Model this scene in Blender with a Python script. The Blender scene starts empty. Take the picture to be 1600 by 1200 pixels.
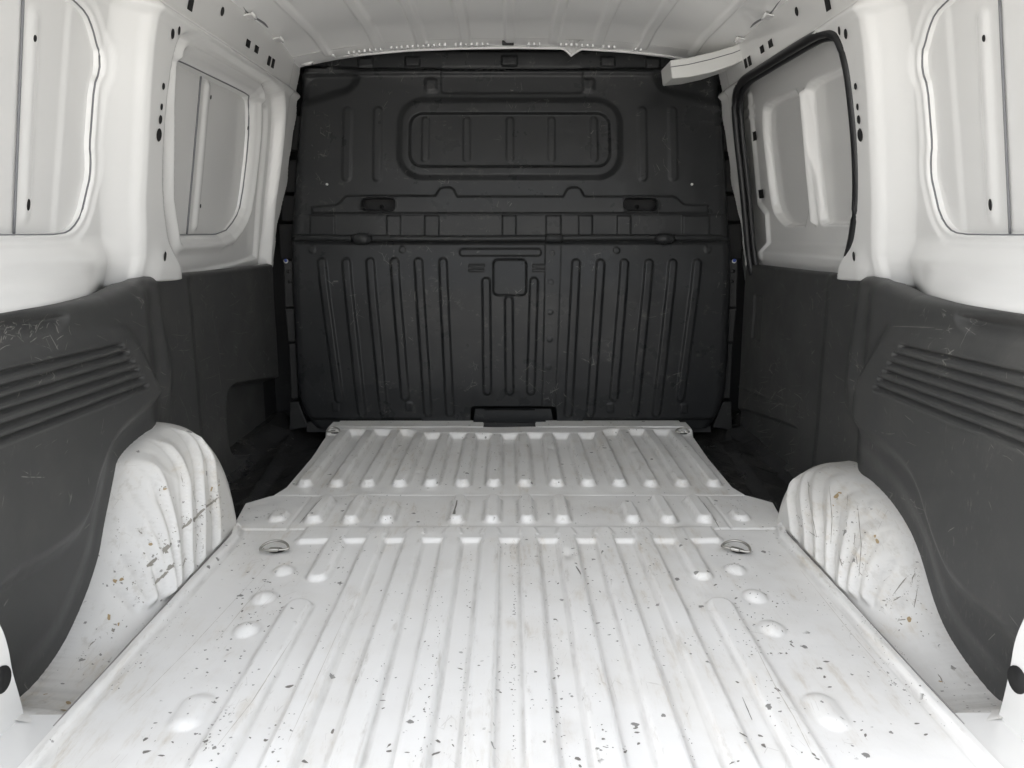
import bpy, math, random
import numpy as np
from mathutils import Vector, Matrix

random.seed(7)
sc = bpy.context.scene
COL = sc.collection
R = math.radians

# ------------------------------------------------------------------ camera
F = 1202.0                     # focal length in pixels of the 1600 px wide photograph
PITCH = math.atan(238.0 / F)
YAW = -math.atan(4.0 / F)      # turned slightly left so that the vanishing point is at x 796
CAMZ = 0.67
cam_d = bpy.data.cameras.new('camera')
cam = bpy.data.objects.new('camera', cam_d)
COL.objects.link(cam)
cam_d.sensor_width = 36.0
cam_d.lens = F / 1600.0 * 36.0
cam_d.clip_start = 0.02
cam_d.clip_end = 500.0
cam.location = (0, 0, CAMZ)
cam.rotation_euler = (math.pi / 2 - PITCH, 0, YAW)
sc.camera = cam

# ------------------------------------------------------------------ world, sun, exposure
w = bpy.data.worlds.new('World')
sc.world = w
w.use_nodes = True
nt = w.node_tree
bg = nt.nodes['Background']
sky = nt.nodes.new('ShaderNodeTexSky')
sky.sky_type = 'NISHITA'
sky.sun_disc = False
SUN_FROM = Vector((-0.66, 0.30, 0.80)).normalized()   # the sun stands ahead of the van to its left: none of it falls inside
sky.sun_elevation = math.asin(SUN_FROM.z)
sky.sun_rotation = math.atan2(SUN_FROM.x, SUN_FROM.y)
sky.air_density = 1.0
sky.dust_density = 4.0
sky.ozone_density = 1.0
hsv = nt.nodes.new('ShaderNodeHueSaturation')
hsv.inputs['Saturation'].default_value = 0.2
nt.links.new(sky.outputs[0], hsv.inputs['Color'])
nt.links.new(hsv.outputs[0], bg.inputs[0])
bg.inputs[1].default_value = 0.15
sl = bpy.data.lights.new('sun', 'SUN')
sl.energy = 4.0
sl.angle = R(0.5)
sl.color = (1.0, 0.965, 0.91)
so = bpy.data.objects.new('sun', sl)
COL.objects.link(so)
so.rotation_euler = (-SUN_FROM).to_track_quat('-Z', 'Y').to_euler()
sc.view_settings.view_transform = 'Standard'
sc.view_settings.look = 'None'
sc.view_settings.gamma = 1.0
sc.view_settings.exposure = 2.36
sc.cycles.max_bounces = 12
sc.cycles.diffuse_bounces = 8
sc.cycles.caustics_reflective = False
sc.cycles.caustics_refractive = False

# ------------------------------------------------------------------ measuring helpers
_c, _s = math.cos(PITCH), math.sin(PITCH)
_cy, _sy = math.cos(YAW), math.sin(YAW)


def ray(px, py):
    a = (px - 800.0) / F
    b = (600.0 - py) / F
    x, y, z = a, _c + b * _s, -_s + b * _c
    return (x * _cy - y * _sy, x * _sy + y * _cy, z)


def on_y(px, py, Y):
    d = ray(px, py)
    t = Y / d[1]
    return (d[0] * t, CAMZ + d[2] * t)


def on_z(px, py, Z=0.0):
    d = ray(px, py)
    t = (Z - CAMZ) / d[2]
    return (d[0] * t, d[1] * t)


SL = 0.186


def on_side(px, py, off=0.0):
    """(Y, Z) where the sight line meets the leaning side wall of its own half"""
    d = ray(px, py)
    s = -1.0 if d[0] < 0 else 1.0
    # s*X = .78 - SL*(z-.57) + off
    t = (.78 - SL * (CAMZ - .57) + off) / (s * d[0] + SL * d[2])
    return (d[1] * t, CAMZ + d[2] * t)


def on_x(px, py, X):
    d = ray(px, py)
    s = -1.0 if d[0] < 0 else 1.0
    t = X / (s * d[0])
    return (d[1] * t, CAMZ + d[2] * t)


def ss(a, b, x):
    t = np.clip((x - a) / (b - a), 0, 1)
    return t * t * (3 - 2 * t)


def chaikin(p, n=2, closed=True):
    p = [tuple(q) for q in p]
    for _ in range(n):
        o = []
        m = len(p)
        if not closed:
            o.append(p[0])
        for i in range(m if closed else m - 1):
            a, b = p[i], p[(i + 1) % m]
            o.append(tuple(.75 * u + .25 * v for u, v in zip(a, b)))
            o.append(tuple(.25 * u + .75 * v for u, v in zip(a, b)))
        if not closed:
            o.append(p[-1])
        p = o
    return p


def sd_poly(U, V, poly, margin=0.15):
    """signed distance to a polygon, negative inside"""
    poly = np.array(poly, float)
    lo, hi = poly.min(0) - margin, poly.max(0) + margin
    out = np.full(U.shape, margin * 1.0)
    m = (U > lo[0]) & (U < hi[0]) & (V > lo[1]) & (V < hi[1])
    u, v = U[m], V[m]
    d = np.full(u.shape, 1e9)
    ins = np.zeros(u.shape, bool)
    n = len(poly)
    for i in range(n):
        ax, ay = poly[i]
        bx, by = poly[(i + 1) % n]
        ex, ey = bx - ax, by - ay
        L = ex * ex + ey * ey + 1e-18
        t = np.clip(((u - ax) * ex + (v - ay) * ey) / L, 0, 1)
        d = np.minimum(d, (u - ax - t * ex) ** 2 + (v - ay - t * ey) ** 2)
        if ay != by:
            c = ((ay > v) != (by > v)) & (u < (bx - ax) * (v - ay) / (by - ay) + ax)
            ins ^= c
    d = np.sqrt(d)
    d[ins] *= -1
    out[m] = np.minimum(d, margin)
    return out


def sd_cap(U, V, a, b, r):
    ex, ey = b[0] - a[0], b[1] - a[1]
    L = ex * ex + ey * ey + 1e-18
    t = np.clip(((U - a[0]) * ex + (V - a[1]) * ey) / L, 0, 1)
    return np.hypot(U - a[0] - t * ex, V - a[1] - t * ey) - r


def sd_box(U, V, x0, x1, y0, y1, r=0.0):
    cx, cy = (x0 + x1) / 2, (y0 + y1) / 2
    qx = np.abs(U - cx) - (x1 - x0) / 2 + r
    qy = np.abs(V - cy) - (y1 - y0) / 2 + r
    return np.hypot(np.maximum(qx, 0), np.maximum(qy, 0)) + np.minimum(np.maximum(qx, qy), 0) - r


def up(sd, w):
    """1 inside, 0 outside, slope of width w centred on the outline"""
    return ss(w / 2, -w / 2, sd) if False else ss(0, 1, (w / 2 - sd) / w)


def lerp_tab(tab, x):
    t = np.array(sorted(tab), float)
    return np.interp(x, t[:, 0], t[:, 1])


def noise2(U, V, scale, seed):
    """cheap smooth value noise"""
    rs = np.random.RandomState(seed)
    g = rs.rand(64, 64)
    u, v = U * scale + 17.3, V * scale + 9.1
    i, j = np.floor(u).astype(int), np.floor(v).astype(int)
    fu, fv = u - i, v - j
    fu, fv = fu * fu * (3 - 2 * fu), fv * fv * (3 - 2 * fv)
    i0, i1, j0, j1 = i % 64, (i + 1) % 64, j % 64, (j + 1) % 64
    return (g[i0, j0] * (1 - fu) * (1 - fv) + g[i1, j0] * fu * (1 - fv) + g[i0, j1] * (1 - fu) * fv + g[i1, j1] * fu * fv) * 2 - 1


# ------------------------------------------------------------------ object helpers
def empty(name, loc, parent=None):
    o = bpy.data.objects.new(name, None)
    COL.objects.link(o)
    o.location = loc
    o.empty_display_size = 0.1
    if parent:
        o.parent = parent
    return o


def link(name, me, mat, parent, smooth=True, kind=None, label=None):
    o = bpy.data.objects.new(name, me)
    COL.objects.link(o)
    if mat:
        me.materials.append(mat)
    if smooth and len(me.polygons):
        me.polygons.foreach_set('use_smooth', np.ones(len(me.polygons), bool))
    if parent:
        o.parent = parent
    if kind:
        o['kind'] = kind
    if label:
        o['label'] = label
    return o


def grid(name, P, mat, parent, keep=None, flip=False, kind=None, label=None, attrs=None):
    ny, nx, _ = P.shape
    idx = np.arange(ny * nx).reshape(ny, nx)
    a, b, c, d = idx[:-1, :-1], idx[:-1, 1:], idx[1:, 1:], idx[1:, :-1]
    q = np.stack([a, b, c, d] if not flip else [a, d, c, b], -1)
    if keep is not None:
        k = keep[:-1, :-1] & keep[:-1, 1:] & keep[1:, 1:] & keep[1:, :-1]
        q = q[k]
    q = q.reshape(-1, 4)
    used = np.zeros(ny * nx, bool)
    used[q.ravel()] = True
    remap = np.cumsum(used) - 1
    V = P.reshape(-1, 3)[used]
    q = remap[q]
    me = bpy.data.meshes.new(name)
    me.vertices.add(len(V))
    me.vertices.foreach_set('co', V.astype(np.float32).ravel())
    me.loops.add(q.size)
    me.loops.foreach_set('vertex_index', q.astype(np.int32).ravel())
    me.polygons.add(len(q))
    me.polygons.foreach_set('loop_start', np.arange(0, q.size, 4, dtype=np.int32))
    me.polygons.foreach_set('loop_total', np.full(len(q), 4, np.int32))
    me.update(calc_edges=True)
    for k_, v_ in (attrs or {}).items():
        at_ = me.attributes.new(k_, 'FLOAT', 'POINT')
        at_.data.foreach_set('value', v_.reshape(-1)[used].astype(np.float32))
    return link(name, me, mat, parent, kind=kind, label=label)


def mesh(name, verts, faces, mat, parent, smooth=False, kind=None, label=None):
    me = bpy.data.meshes.new(name)
    me.from_pydata([tuple(v) for v in verts], [], faces)
    me.update()
    return link(name, me, mat, parent, smooth=smooth, kind=kind, label=label)


def slab(name, poly3, n, th, mat, parent, label=None, bevel=0.0, smooth=False):
    """thick plate: outline of 3D points pushed th along n"""
    n = Vector(n).normalized()
    a = [Vector(p) for p in poly3]
    b = [p + n * th for p in a]
    m = len(a)
    faces = [tuple(range(m)), tuple(reversed(range(m, 2 * m)))]
    faces += [(i, m + i, m + (i + 1) % m, (i + 1) % m) for i in range(m)]
    o = mesh(name, a + b, faces, mat, parent, smooth=smooth, label=label)
    if bevel:
        md = o.modifiers.new('edge', 'BEVEL')
        md.width = bevel
        md.segments = 2
        md.limit_method = 'ANGLE'
    return o


def box(name, x0, x1, y0, y1, z0, z1, mat, parent, bevel=0.002, label=None):
    return slab(name, [(x0, y0, z0), (x1, y0, z0), (x1, y1, z0), (x0, y1, z0)], (0, 0, 1), z1 - z0, mat, parent, bevel=bevel, label=label)


def tube(name, pts, r, mat, parent, closed=False, n=8, kind=None, label=None, flat=1.0, n_hint=None):
    pts = [Vector(p) for p in pts]
    m = len(pts)
    V, Fc = [], []
    rr = r if isinstance(r, (list, tuple)) else [r] * m
    for i, p in enumerate(pts):
        if closed:
            t = (pts[(i + 1) % m] - pts[i - 1]).normalized()
        else:
            t = (pts[min(i + 1, m - 1)] - pts[max(i - 1, 0)]).normalized()
        ref = Vector(n_hint) if n_hint else (Vector((0, 0, 1)) if abs(t.z) < .9 else Vector((1, 0, 0)))
        s = t.cross(ref).normalized()
        u = s.cross(t).normalized()
        for k in range(n):
            a = 2 * math.pi * k / n
            V.append(p + s * (math.cos(a) * rr[i]) + u * (math.sin(a) * rr[i] * flat))
    for i in range(m if closed else m - 1):
        j = (i + 1) % m
        for k in range(n):
            l = (k + 1) % n
            Fc.append((i * n + k, i * n + l, j * n + l, j * n + k))
    if not closed:
        Fc.append(tuple(reversed(range(n))))
        Fc.append(tuple((m - 1) * n + k for k in range(n)))
    return mesh(name, V, Fc, mat, parent, smooth=True, kind=kind, label=label)


# ------------------------------------------------------------------ materials
def new_mat(name, base, rough=.5, spec=.5, metallic=0.0, coat=0.0):
    m = bpy.data.materials.new(name)
    m.use_nodes = True
    b = m.node_tree.nodes['Principled BSDF']
    b.inputs['Base Color'].default_value = (*base, 1)
    b.inputs['Roughness'].default_value = rough
    b.inputs['Metallic'].default_value = metallic
    b.inputs['Specular IOR Level'].default_value = spec
    if coat:
        b.inputs['Coat Weight'].default_value = coat
        b.inputs['Coat Roughness'].default_value = .06
    return m


class NB:
    def __init__(s, m):
        s.m = m
        s.t = m.node_tree
        s.b = s.t.nodes['Principled BSDF']
        tc = s.t.nodes.new('ShaderNodeTexCoord')
        s.co = tc.outputs['Object']

    def link(s, a, b):
        s.t.links.new(a, b)

    def n(s, kind, **kw):
        q = s.t.nodes.new(kind)
        for k, v in kw.items():
            setattr(q, k, v)
        return q

    def scaled(s, sx, sy, sz, rot=(0, 0, 0)):
        q = s.n('ShaderNodeMapping')
        q.inputs['Scale'].default_value = (sx, sy, sz)
        q.inputs['Rotation'].default_value = rot
        s.link(s.co, q.inputs['Vector'])
        return q.outputs[0]

    def noise(s, co, scale, detail=3, rough=.55):
        q = s.n('ShaderNodeTexNoise')
        q.inputs['Scale'].default_value = scale
        q.inputs['Detail'].default_value = detail
        q.inputs['Roughness'].default_value = rough
        s.link(co, q.inputs['Vector'])
        return q.outputs['Fac']

    def noise_c(s, co, scale, detail=2):
        q = s.n('ShaderNodeTexNoise')
        q.inputs['Scale'].default_value = scale
        q.inputs['Detail'].default_value = detail
        s.link(co, q.inputs['Vector'])
        return q.outputs['Color']

    def warp(s, co, amount, scale):
        c = s.noise_c(co, scale)
        a = s.n('ShaderNodeVectorMath', operation='SUBTRACT')
        s.link(c, a.inputs[0])
        a.inputs[1].default_value = (.5, .5, .5)
        b = s.n('ShaderNodeVectorMath', operation='SCALE')
        s.link(a.outputs[0], b.inputs[0])
        b.inputs['Scale'].default_value = amount
        d = s.n('ShaderNodeVectorMath', operation='ADD')
        s.link(co, d.inputs[0])
        s.link(b.outputs[0], d.inputs[1])
        return d.outputs[0]

    def vor(s, co, scale, feature='F1', out='Distance'):
        q = s.n('ShaderNodeTexVoronoi', feature=feature)
        q.inputs['Scale'].default_value = scale
        s.link(co, q.inputs['Vector'])
        return q

    def ramp(s, v, a, b, inv=False):
        q = s.n('ShaderNodeMapRange', interpolation_type='SMOOTHSTEP')
        s.link(v, q.inputs['Value'])
        q.inputs['From Min'].default_value = a
        q.inputs['From Max'].default_value = b
        q.inputs['To Min'].default_value = 1.0 if inv else 0.0
        q.inputs['To Max'].default_value = 0.0 if inv else 1.0
        return q.outputs[0]

    def math(s, op, a, b=None):
        q = s.n('ShaderNodeMath', operation=op)
        for i, v in enumerate((a, b)):
            if v is None:
                continue
            if isinstance(v, (int, float)):
                q.inputs[i].default_value = v
            else:
                s.link(v, q.inputs[i])
        return q.outputs[0]

    def mix(s, f, a, b):
        q = s.n('ShaderNodeMix', data_type='RGBA')
        if isinstance(f, (int, float)):
            q.inputs[0].default_value = f
        else:
            s.link(f, q.inputs[0])
        for i, v in ((6, a), (7, b)):
            if isinstance(v, tuple):
                q.inputs[i].default_value = (*v, 1)
            else:
                s.link(v, q.inputs[i])
        return q.outputs[2]

    def bump(s, h, strength, dist=.001, prev=None):
        q = s.n('ShaderNodeBump')
        q.inputs['Strength'].default_value = strength
        q.inputs['Distance'].default_value = dist
        s.link(h, q.inputs['Height'])
        if prev is not None:
            s.link(prev, q.inputs['Normal'])
        return q.outputs[0]

    def base(s, c):
        s.link(c, s.b.inputs['Base Color'])

    def rough(s, c):
        s.link(c, s.b.inputs['Roughness'])

    def normal(s, c):
        s.link(c, s.b.inputs['Normal'])

    def scratches(s, scale, stretch, rot, width, keep):
        """sparse thin lines: edges of a stretched cell pattern, cut into bits by noise"""
        co = s.warp(s.scaled(*stretch, rot=rot), .25, 2.5)
        v = s.vor(co, scale, 'DISTANCE_TO_EDGE')
        line = s.ramp(v.outputs['Distance'], 0, width, inv=True)
        cut = s.ramp(s.noise(s.scaled(1, 1, 1), 9.0, 3), keep, keep + .05)
        cut2 = s.ramp(s.noise(s.scaled(3, 3, 3), 13.0, 2), .5, .58)
        return s.math('MULTIPLY', line, s.math('MULTIPLY', cut, cut2))


def white_paint(name, base=(.72, .718, .706), rough=.24):
    m = new_mat(name, base, rough, .5, coat=.35)
    b = NB(m)
    return m


def worn_white(name, base=(.82, .817, .803), chips=.5, dirt=.5, rough=.34):
    """painted load surface: chipped to grey metal, scuffed, brownish dirt"""
    m = new_mat(name, base, rough, .5, coat=.15)
    b = NB(m)
    co = b.scaled(1, 1, 1)
    # broad tone and dirt lying on the surface
    d0 = b.ramp(b.noise(co, 4.5, 6, .65), .42, .72)
    d1 = b.ramp(b.noise(b.scaled(5, 1, 5), 9, 6, .7), .48, .74)
    dm = b.math('MULTIPLY', d0, d1)
    c = b.mix(b.math('MULTIPLY', d0, .30 * dirt), base, (.60, .565, .50))
    c = b.mix(b.math('MULTIPLY', dm, .9 * dirt), c, (.47, .395, .285))
    st = b.math('MULTIPLY', b.ramp(b.noise(b.scaled(26, 3, 26), 12, 5, .7), .60, .75), b.ramp(b.noise(co, 5.5, 3), .50, .62))
    c = b.mix(b.math('MULTIPLY', st, .55 * dirt), c, (.36, .29, .21))
    # fine hairline marks
    s1 = b.scratches(30, (1, .25, 1), (0, 0, .5), .012, .54)
    s2 = b.scratches(22, (1, .3, 1), (0, 0, -.9), .010, .57)
    hair = b.math('MAXIMUM', s1, s2)
    c = b.mix(b.math('MULTIPLY', hair, .45 * dirt), c, (.34, .32, .29))
    # small chips
    wco = b.warp(co, .012, 130)
    v1 = b.vor(wco, 52)
    sz = b.math('MULTIPLY', b.n('ShaderNodeSeparateColor').outputs[0], 1.0)
    sep = b.n('ShaderNodeSeparateColor')
    b.link(v1.outputs['Color'], sep.inputs[0])
    lim = b.math('MULTIPLY', b.math('POWER', sep.outputs[0], 6.0), .30)
    k1 = b.math('LESS_THAN', v1.outputs['Distance'], lim)
    k1 = b.math('MULTIPLY', k1, b.ramp(b.noise(co, 8, 3), .56 - .10 * chips, .60 - .10 * chips))
    v2 = b.vor(b.warp(co, .006, 260), 150)
    sep2 = b.n('ShaderNodeSeparateColor')
    b.link(v2.outputs['Color'], sep2.inputs[0])
    k2 = b.math('LESS_THAN', v2.outputs['Distance'], b.math('MULTIPLY', b.math('POWER', sep2.outputs[1], 8.0), .36))
    k2 = b.math('MULTIPLY', k2, b.ramp(b.noise(co, 6, 3), .57 - .12 * chips, .62 - .12 * chips))
    k = b.math('MAXIMUM', k1, k2)
    c = b.mix(b.math('MULTIPLY', k, .85), c, (.17, .165, .155))
    # shade painted in along the grooves, wear rubbed grey on the rib crests
    ga = b.n('ShaderNodeAttribute', attribute_name='groove_shade').outputs['Fac']
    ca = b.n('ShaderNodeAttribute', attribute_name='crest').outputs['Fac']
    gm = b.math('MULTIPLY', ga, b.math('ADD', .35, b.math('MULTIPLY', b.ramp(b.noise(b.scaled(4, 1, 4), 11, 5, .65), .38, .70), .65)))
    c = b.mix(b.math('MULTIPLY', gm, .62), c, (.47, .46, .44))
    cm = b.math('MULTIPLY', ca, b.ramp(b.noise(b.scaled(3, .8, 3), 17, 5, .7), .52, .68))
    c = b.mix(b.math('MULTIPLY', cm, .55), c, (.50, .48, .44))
    b.base(c)
    b.rough(b.math('ADD', b.math('MULTIPLY', b.noise(co, 16, 5), .30), rough - .06))
    n1 = b.bump(b.noise(co, 7.0, 4, .6), .35, .006)
    n2 = b.bump(b.noise(co, 190.0, 3), .08, .0008, n1)
    n3 = b.bump(b.math('SUBTRACT', 1.0, k), .4, .0006, n2)
    b.normal(n3)
    return m


def plastic(name, base=(.030, .031, .031), rough=.52, scratch=.5, grain=.35, dust=.5, spec=.4):
    m = new_mat(name, base, rough, spec)
    b = NB(m)
    co = b.scaled(1, 1, 1)
    du = b.ramp(b.noise(co, 5.0, 6, .65), .45, .80)
    c = b.mix(b.math('MULTIPLY', du, .35 * dust), base, (.10, .097, .09))
    a1 = b.scratches(11, (1, .35, 1), (.4, .2, .6), .0075, .55)
    a2 = b.scratches(16, (1, 1, .35), (-.5, .3, -.4), .0075, .56)
    a3 = b.scratches(34, (1, .4, .6), (.9, .1, 1.2), .014, .60)
    sall = b.math('MAXIMUM', b.math('MAXIMUM', a1, a2), a3)
    c = b.mix(b.math('MULTIPLY', sall, .40 * scratch), c, (.30, .29, .27))
    sm = b.math('MULTIPLY', b.ramp(b.noise(b.scaled(3, 12, 4), 10, 6, .7), .55, .78), b.ramp(b.noise(co, 3.6, 2), .46, .62))
    c = b.mix(b.math('MULTIPLY', sm, .34 * scratch), c, (.22, .21, .19))
    b.base(c)
    b.rough(b.math('ADD', b.math('MULTIPLY', b.noise(co, 11, 5), .22), rough - .11))
    n1 = b.bump(b.noise(co, 6.0, 3), .25, .006)
    n2 = b.bump(b.noise(co, 650.0, 2), grain, .0006, n1)
    b.normal(n2)
    return m


M_WHITE = white_paint('white_body_paint')
M_ROOF = white_paint('body_paint_brightened', (.90, .898, .888), .35)  # same paint as the body, colour raised to make up for weak light
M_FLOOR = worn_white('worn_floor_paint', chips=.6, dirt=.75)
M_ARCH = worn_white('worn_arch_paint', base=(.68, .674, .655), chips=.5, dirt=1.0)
M_PLAST = plastic('charcoal_liner_plastic', (.047, .0475, .047), .46, 1.6, .5, 1.0)
M_GAPBLOCK = new_mat('black_foam_block', (.009, .009, .009), .8)
M_TRIM = plastic('pillar_trim_plastic', (.022, .022, .022), .5, .4, .3, .3)
M_PLAST_F = plastic('front_liner_plastic', (.030, .031, .031), .48, .9, .35, .8)
M_BULK = plastic('bulkhead_black_paint', (.0235, .0245, .0255), .30, 1.2, .10, .25, spec=.22)
M_DARK = plastic('dark_trim_plastic', (.018, .018, .019), .6, .3, .3, .3)
M_RUBBER = new_mat('seal_rubber', (.012, .012, .013), .45)
M_SEAM = new_mat('seam_filler', (.30, .29, .28), .5)
M_FAINT = new_mat('faint_scratch', (.52, .50, .46), .6)
M_GAP = new_mat('sealant_line', (.16, .163, .172), .6)
M_HOLE = new_mat('hole_shade_black', (.008, .008, .008), .8)  # black put in for the shade inside holes and slots
M_STEEL = new_mat('zinc_plated_steel', (.42, .41, .38), .35, metallic=.9)
M_CHIP = new_mat('bare_grey_primer', (.20, .19, .175), .6)
M_SCRAPE = new_mat('scraped_primer', (.27, .255, .225), .65)
M_SCUFF = new_mat('brown_scuff', (.36, .27, .15), .7)
M_LIGHTSCR = new_mat('pale_scratch', (.20, .195, .18), .6)
M_WELL = plastic('step_mat_plastic', (.022, .022, .022), .24, 1.8, .2, 1.0, spec=.6)
M_BLUE = new_mat('blue_dot', (.05, .09, .35), .4)
M_CLIP = new_mat('white_clip', (.65, .65, .63), .4)

# ------------------------------------------------------------------ ground outside
def make_asphalt():
    m = new_mat('pale_concrete_yard', (.4, .4, .39), .85)
    b = NB(m)
    c = b.mix(b.noise(b.co, 2.0, 6), (.29, .286, .278), (.38, .373, .36))
    b.base(c)
    b.normal(b.bump(b.noise(b.co, 60, 3), .5, .004))
    return m


gx = [-200, 200]
gnd = mesh('ground', [(-200, -200, -.62), (200, -200, -.62), (200, 200, -.62), (-200, 200, -.62)], [(0, 1, 2, 3)], make_asphalt(), None)
gnd['kind'] = 'structure'

# ------------------------------------------------------------------ the van
van = empty('cargo_van', (0, 1.6, 0))
van['label'] = 'white panel van seen from its open rear, with ribbed load floor and black bulkhead'
van['category'] = 'van'
van_inv = Matrix.Translation((0, -1.6, 0))
VY = 1.6


def P3(x, y, z):
    return np.stack([x, y - VY, z], -1)


def W(p):
    return (p[0], p[1] - VY, p[2])


# ---- load floor ---------------------------------------------------
PITCH_X = .0838
Y_LINE = {'front': 2.56, 'ribtop': 2.43, 'cap1': 1.945, 'seam1': 1.877, 'seam2': 1.65, 'step': 1.578}
half_tab = [(.70, .612), (1.60, .612), (1.66, .628), (1.72, .640), (1.82, .655), (1.88, .603), (1.94, .588), (2.2, .590), (2.50, .606), (2.58, .606)]


def floor_half(Y):
    return lerp_tab(half_tab, Y)


def floor_h(X, Y):
    h = np.zeros_like(X)
    aX = np.abs(X)
    # main bay ribs
    for k in range(5):
        c = (k + .5) * PITCH_X
        for s in (-1, 1):
            if k < 4:
                sd = sd_cap(X, Y, (s * c, .5), (s * c, 1.66), .0205)
                sd = np.where(Y > 1.60, np.abs(X - s * c) - .0205 * ss(1.70, 1.60, Y) - .004, sd)
                h = np.maximum(h, .0175 * up(sd, .0105))
            else:
                sd = sd_cap(X, Y, (s * c, 1.41), (s * c, 1.66), .0205)
                h = np.maximum(h, .0160 * up(sd, .018))
                sd = sd_cap(X, Y, (s * (c + .004), .5), (s * (c + .004), 1.285), .024)
                h = np.maximum(h, .0150 * up(sd, .015))
    # transverse strip ahead of the main bay, level with the ribs
    h = np.where(Y > 1.54, np.maximum(h, .0145 * ss(1.563, 1.582, Y) * ss(.47, .455, aX)), h)
    # outer panels ahead of seam2 stand level too
    h = np.maximum(h, .0078 * ss(1.640, 1.652, Y))
    h = np.where(Y > 1.64, np.minimum(h, .0078 + (.0145 - .0078) * ss(1.668, 1.645, Y)), h)
    # domes
    for (x, y, r, hh) in ((.452, 1.592, .020, .014), (.452, 1.438, .021, .016), (.455, 1.322, .022, .016), (.447, 1.205, .023, .015)):
        for s in (-1, 1):
            d = np.hypot(X - s * x, (Y - y) * .8)
            h = np.maximum(h, hh * np.clip(1 - (d / (r * 1.35)) ** 2, 0, 1) ** 1.3)
    for s in (-1, 1):
        sd = sd_cap(X, Y, (s * .447, .955), (s * .447, .995), .001)
        h = np.maximum(h, .013 * np.clip(1 - (np.maximum(sd, 0) / .034) ** 2, 0, 1) ** 1.3)
        # long shallow outer ribs beside the arches
        sd = sd_cap(X, Y, (s * .545, 1.0), (s * .545, 1.49), .020)
        h = np.maximum(h, .0028 * up(sd, .014))
    base = .0078
    # middle bay short ribs
    for (x, y0, y1, r, hh) in ((.041, 1.685, 1.845, .0165, .0165), (.124, 1.685, 1.845, .0165, .0165), (.288, 1.685, 1.80, .0165, .0165),
                               (.371, 1.685, 1.845, .0175, .0165), (.457, 1.685, 1.845, .0185, .0165), (.545, 1.695, 1.755, .018, .011)):
        for s in (-1, 1):
            sd = sd_cap(X, Y, (s * x, y0 + r), (s * x, y1 - r), r)
            h = np.maximum(h, base + hh * up(sd, .012) * (Y > 1.66) - .002 * (sd > .008))
    # front bay ribs run up to the front lip
    for k in range(7):
        c = (k + .5) * PITCH_X
        for s in (-1, 1):
            sd = sd_cap(X, Y, (s * c, Y_LINE['cap1'] + .018), (s * c, 2.7), .0185)
            h = np.where(Y > 1.88, np.maximum(h, base - .001 + .0185 * up(sd, .014)), h)
    # front lip: raised landing
    lipY = 2.415 + .045 * ss(.26, .34, aX)
    h = np.where(Y > 2.30, np.maximum(h, base + .0195 * ss(0, .016, Y - lipY)), h)
    # seams
    for (yy, a) in ((1.877, .62), (1.65, .62)):
        h = h - .0022 * np.exp(-((Y - yy) / .0028) ** 2)
    h = h - .0022 * np.exp(-((aX - .505) / .0028) ** 2) * (Y > 1.65) * (Y < 1.877)
    # edge flange along the arches rises to a weld seam
    e = aX - (floor_half(Y) - .020)
    h = h + np.where(Y < 1.66, .012 * ss(0, .010, e), 0)
    # dents
    h = h + .0014 * noise2(X, Y, 7, 3) + .0006 * noise2(X, Y, 26, 4)
    for (px, py, r, dd) in ((886, 876, .016, -.006), (766, 700, .012, -.003), (988, 716, .014, -.006), (862, 712, .012, -.004), (700, 905, .015, .0015),
                            (955, 930, .014, -.003), (1018, 738, .01, -.003), (655, 742, .01, -.003)):
        x, y = on_z(px, py)
        h = h + dd * np.exp(-((X - x) ** 2 + ((Y - y) * .6) ** 2) / (r * r * .6))
    return h


ys = np.concatenate([np.arange(.74, 1.50, .004), np.arange(1.50, 1.98, .003), np.arange(1.98, 2.575, .004)])
uu = np.linspace(-1, 1, 431)
UU, YY = np.meshgrid(uu, ys)
XX = UU * floor_half(YY)
HH = floor_h(XX, YY)
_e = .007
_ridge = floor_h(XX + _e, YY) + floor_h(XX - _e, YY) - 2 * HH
_groove_shade = np.clip(_ridge / .006, 0, 1)
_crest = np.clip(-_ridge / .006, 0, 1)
floor = grid('load_floor', P3(XX, YY, HH), M_FLOOR, van, keep=~((np.abs(XX) < .088) & (YY > 2.505)), attrs={'groove_shade': _groove_shade, 'crest': _crest}, label='white ribbed steel load floor, chipped and scuffed')
# rim that turns down at the step wells and at the rear
rim = []
for s in (-1, 1):
    yr = np.arange(1.66, 2.576, .01)
    hr = floor_h(s * floor_half(yr), yr)
    Pm = np.stack([P3(s * floor_half(yr), yr, hr), P3(s * (floor_half(yr) + .004), yr, hr - .006), P3(s * (floor_half(yr) + .004), yr, hr * 0 - .06)], 0)
    grid('floor_edge', Pm, M_FLOOR, floor)
xr = np.linspace(-.612, .612, 60)
grid('rear_edge', np.stack([P3(xr, xr * 0 + .74, floor_h(xr, xr * 0 + .74)), P3(xr, xr * 0 + .73, xr * 0 - .01), P3(xr, xr * 0 + .73, xr * 0 - .08)], 0), M_FLOOR, floor)
# front landing strip behind the lip, with a cut-out under the bulkhead
for s in (-1, 1):
    pts = [(s * .088, 2.50), (s * .585, 2.50), (s * .585, 2.585), (s * .125, 2.585), (s * .125, 2.56), (s * .088, 2.55)]
    slab('landing_plate', [W((x, y, .0255)) for x, y in pts], (0, 0, 1), .004, M_FLOOR, floor, bevel=.001)

# ---- side liners (black plastic) ----------------------------------
left_arch = [(24, 1104), (84, 1036), (131, 943), (154, 873), (163, 820), (173, 775), (180, 741), (184, 716), (214, 684), (256, 655)]
right_arch = [(1570, 1108), (1523, 1057), (1480, 992), (1458, 940), (1436, 866), (1415, 814), (1380, 767), (1337, 732), (1306, 723)]
XL = .735


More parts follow.
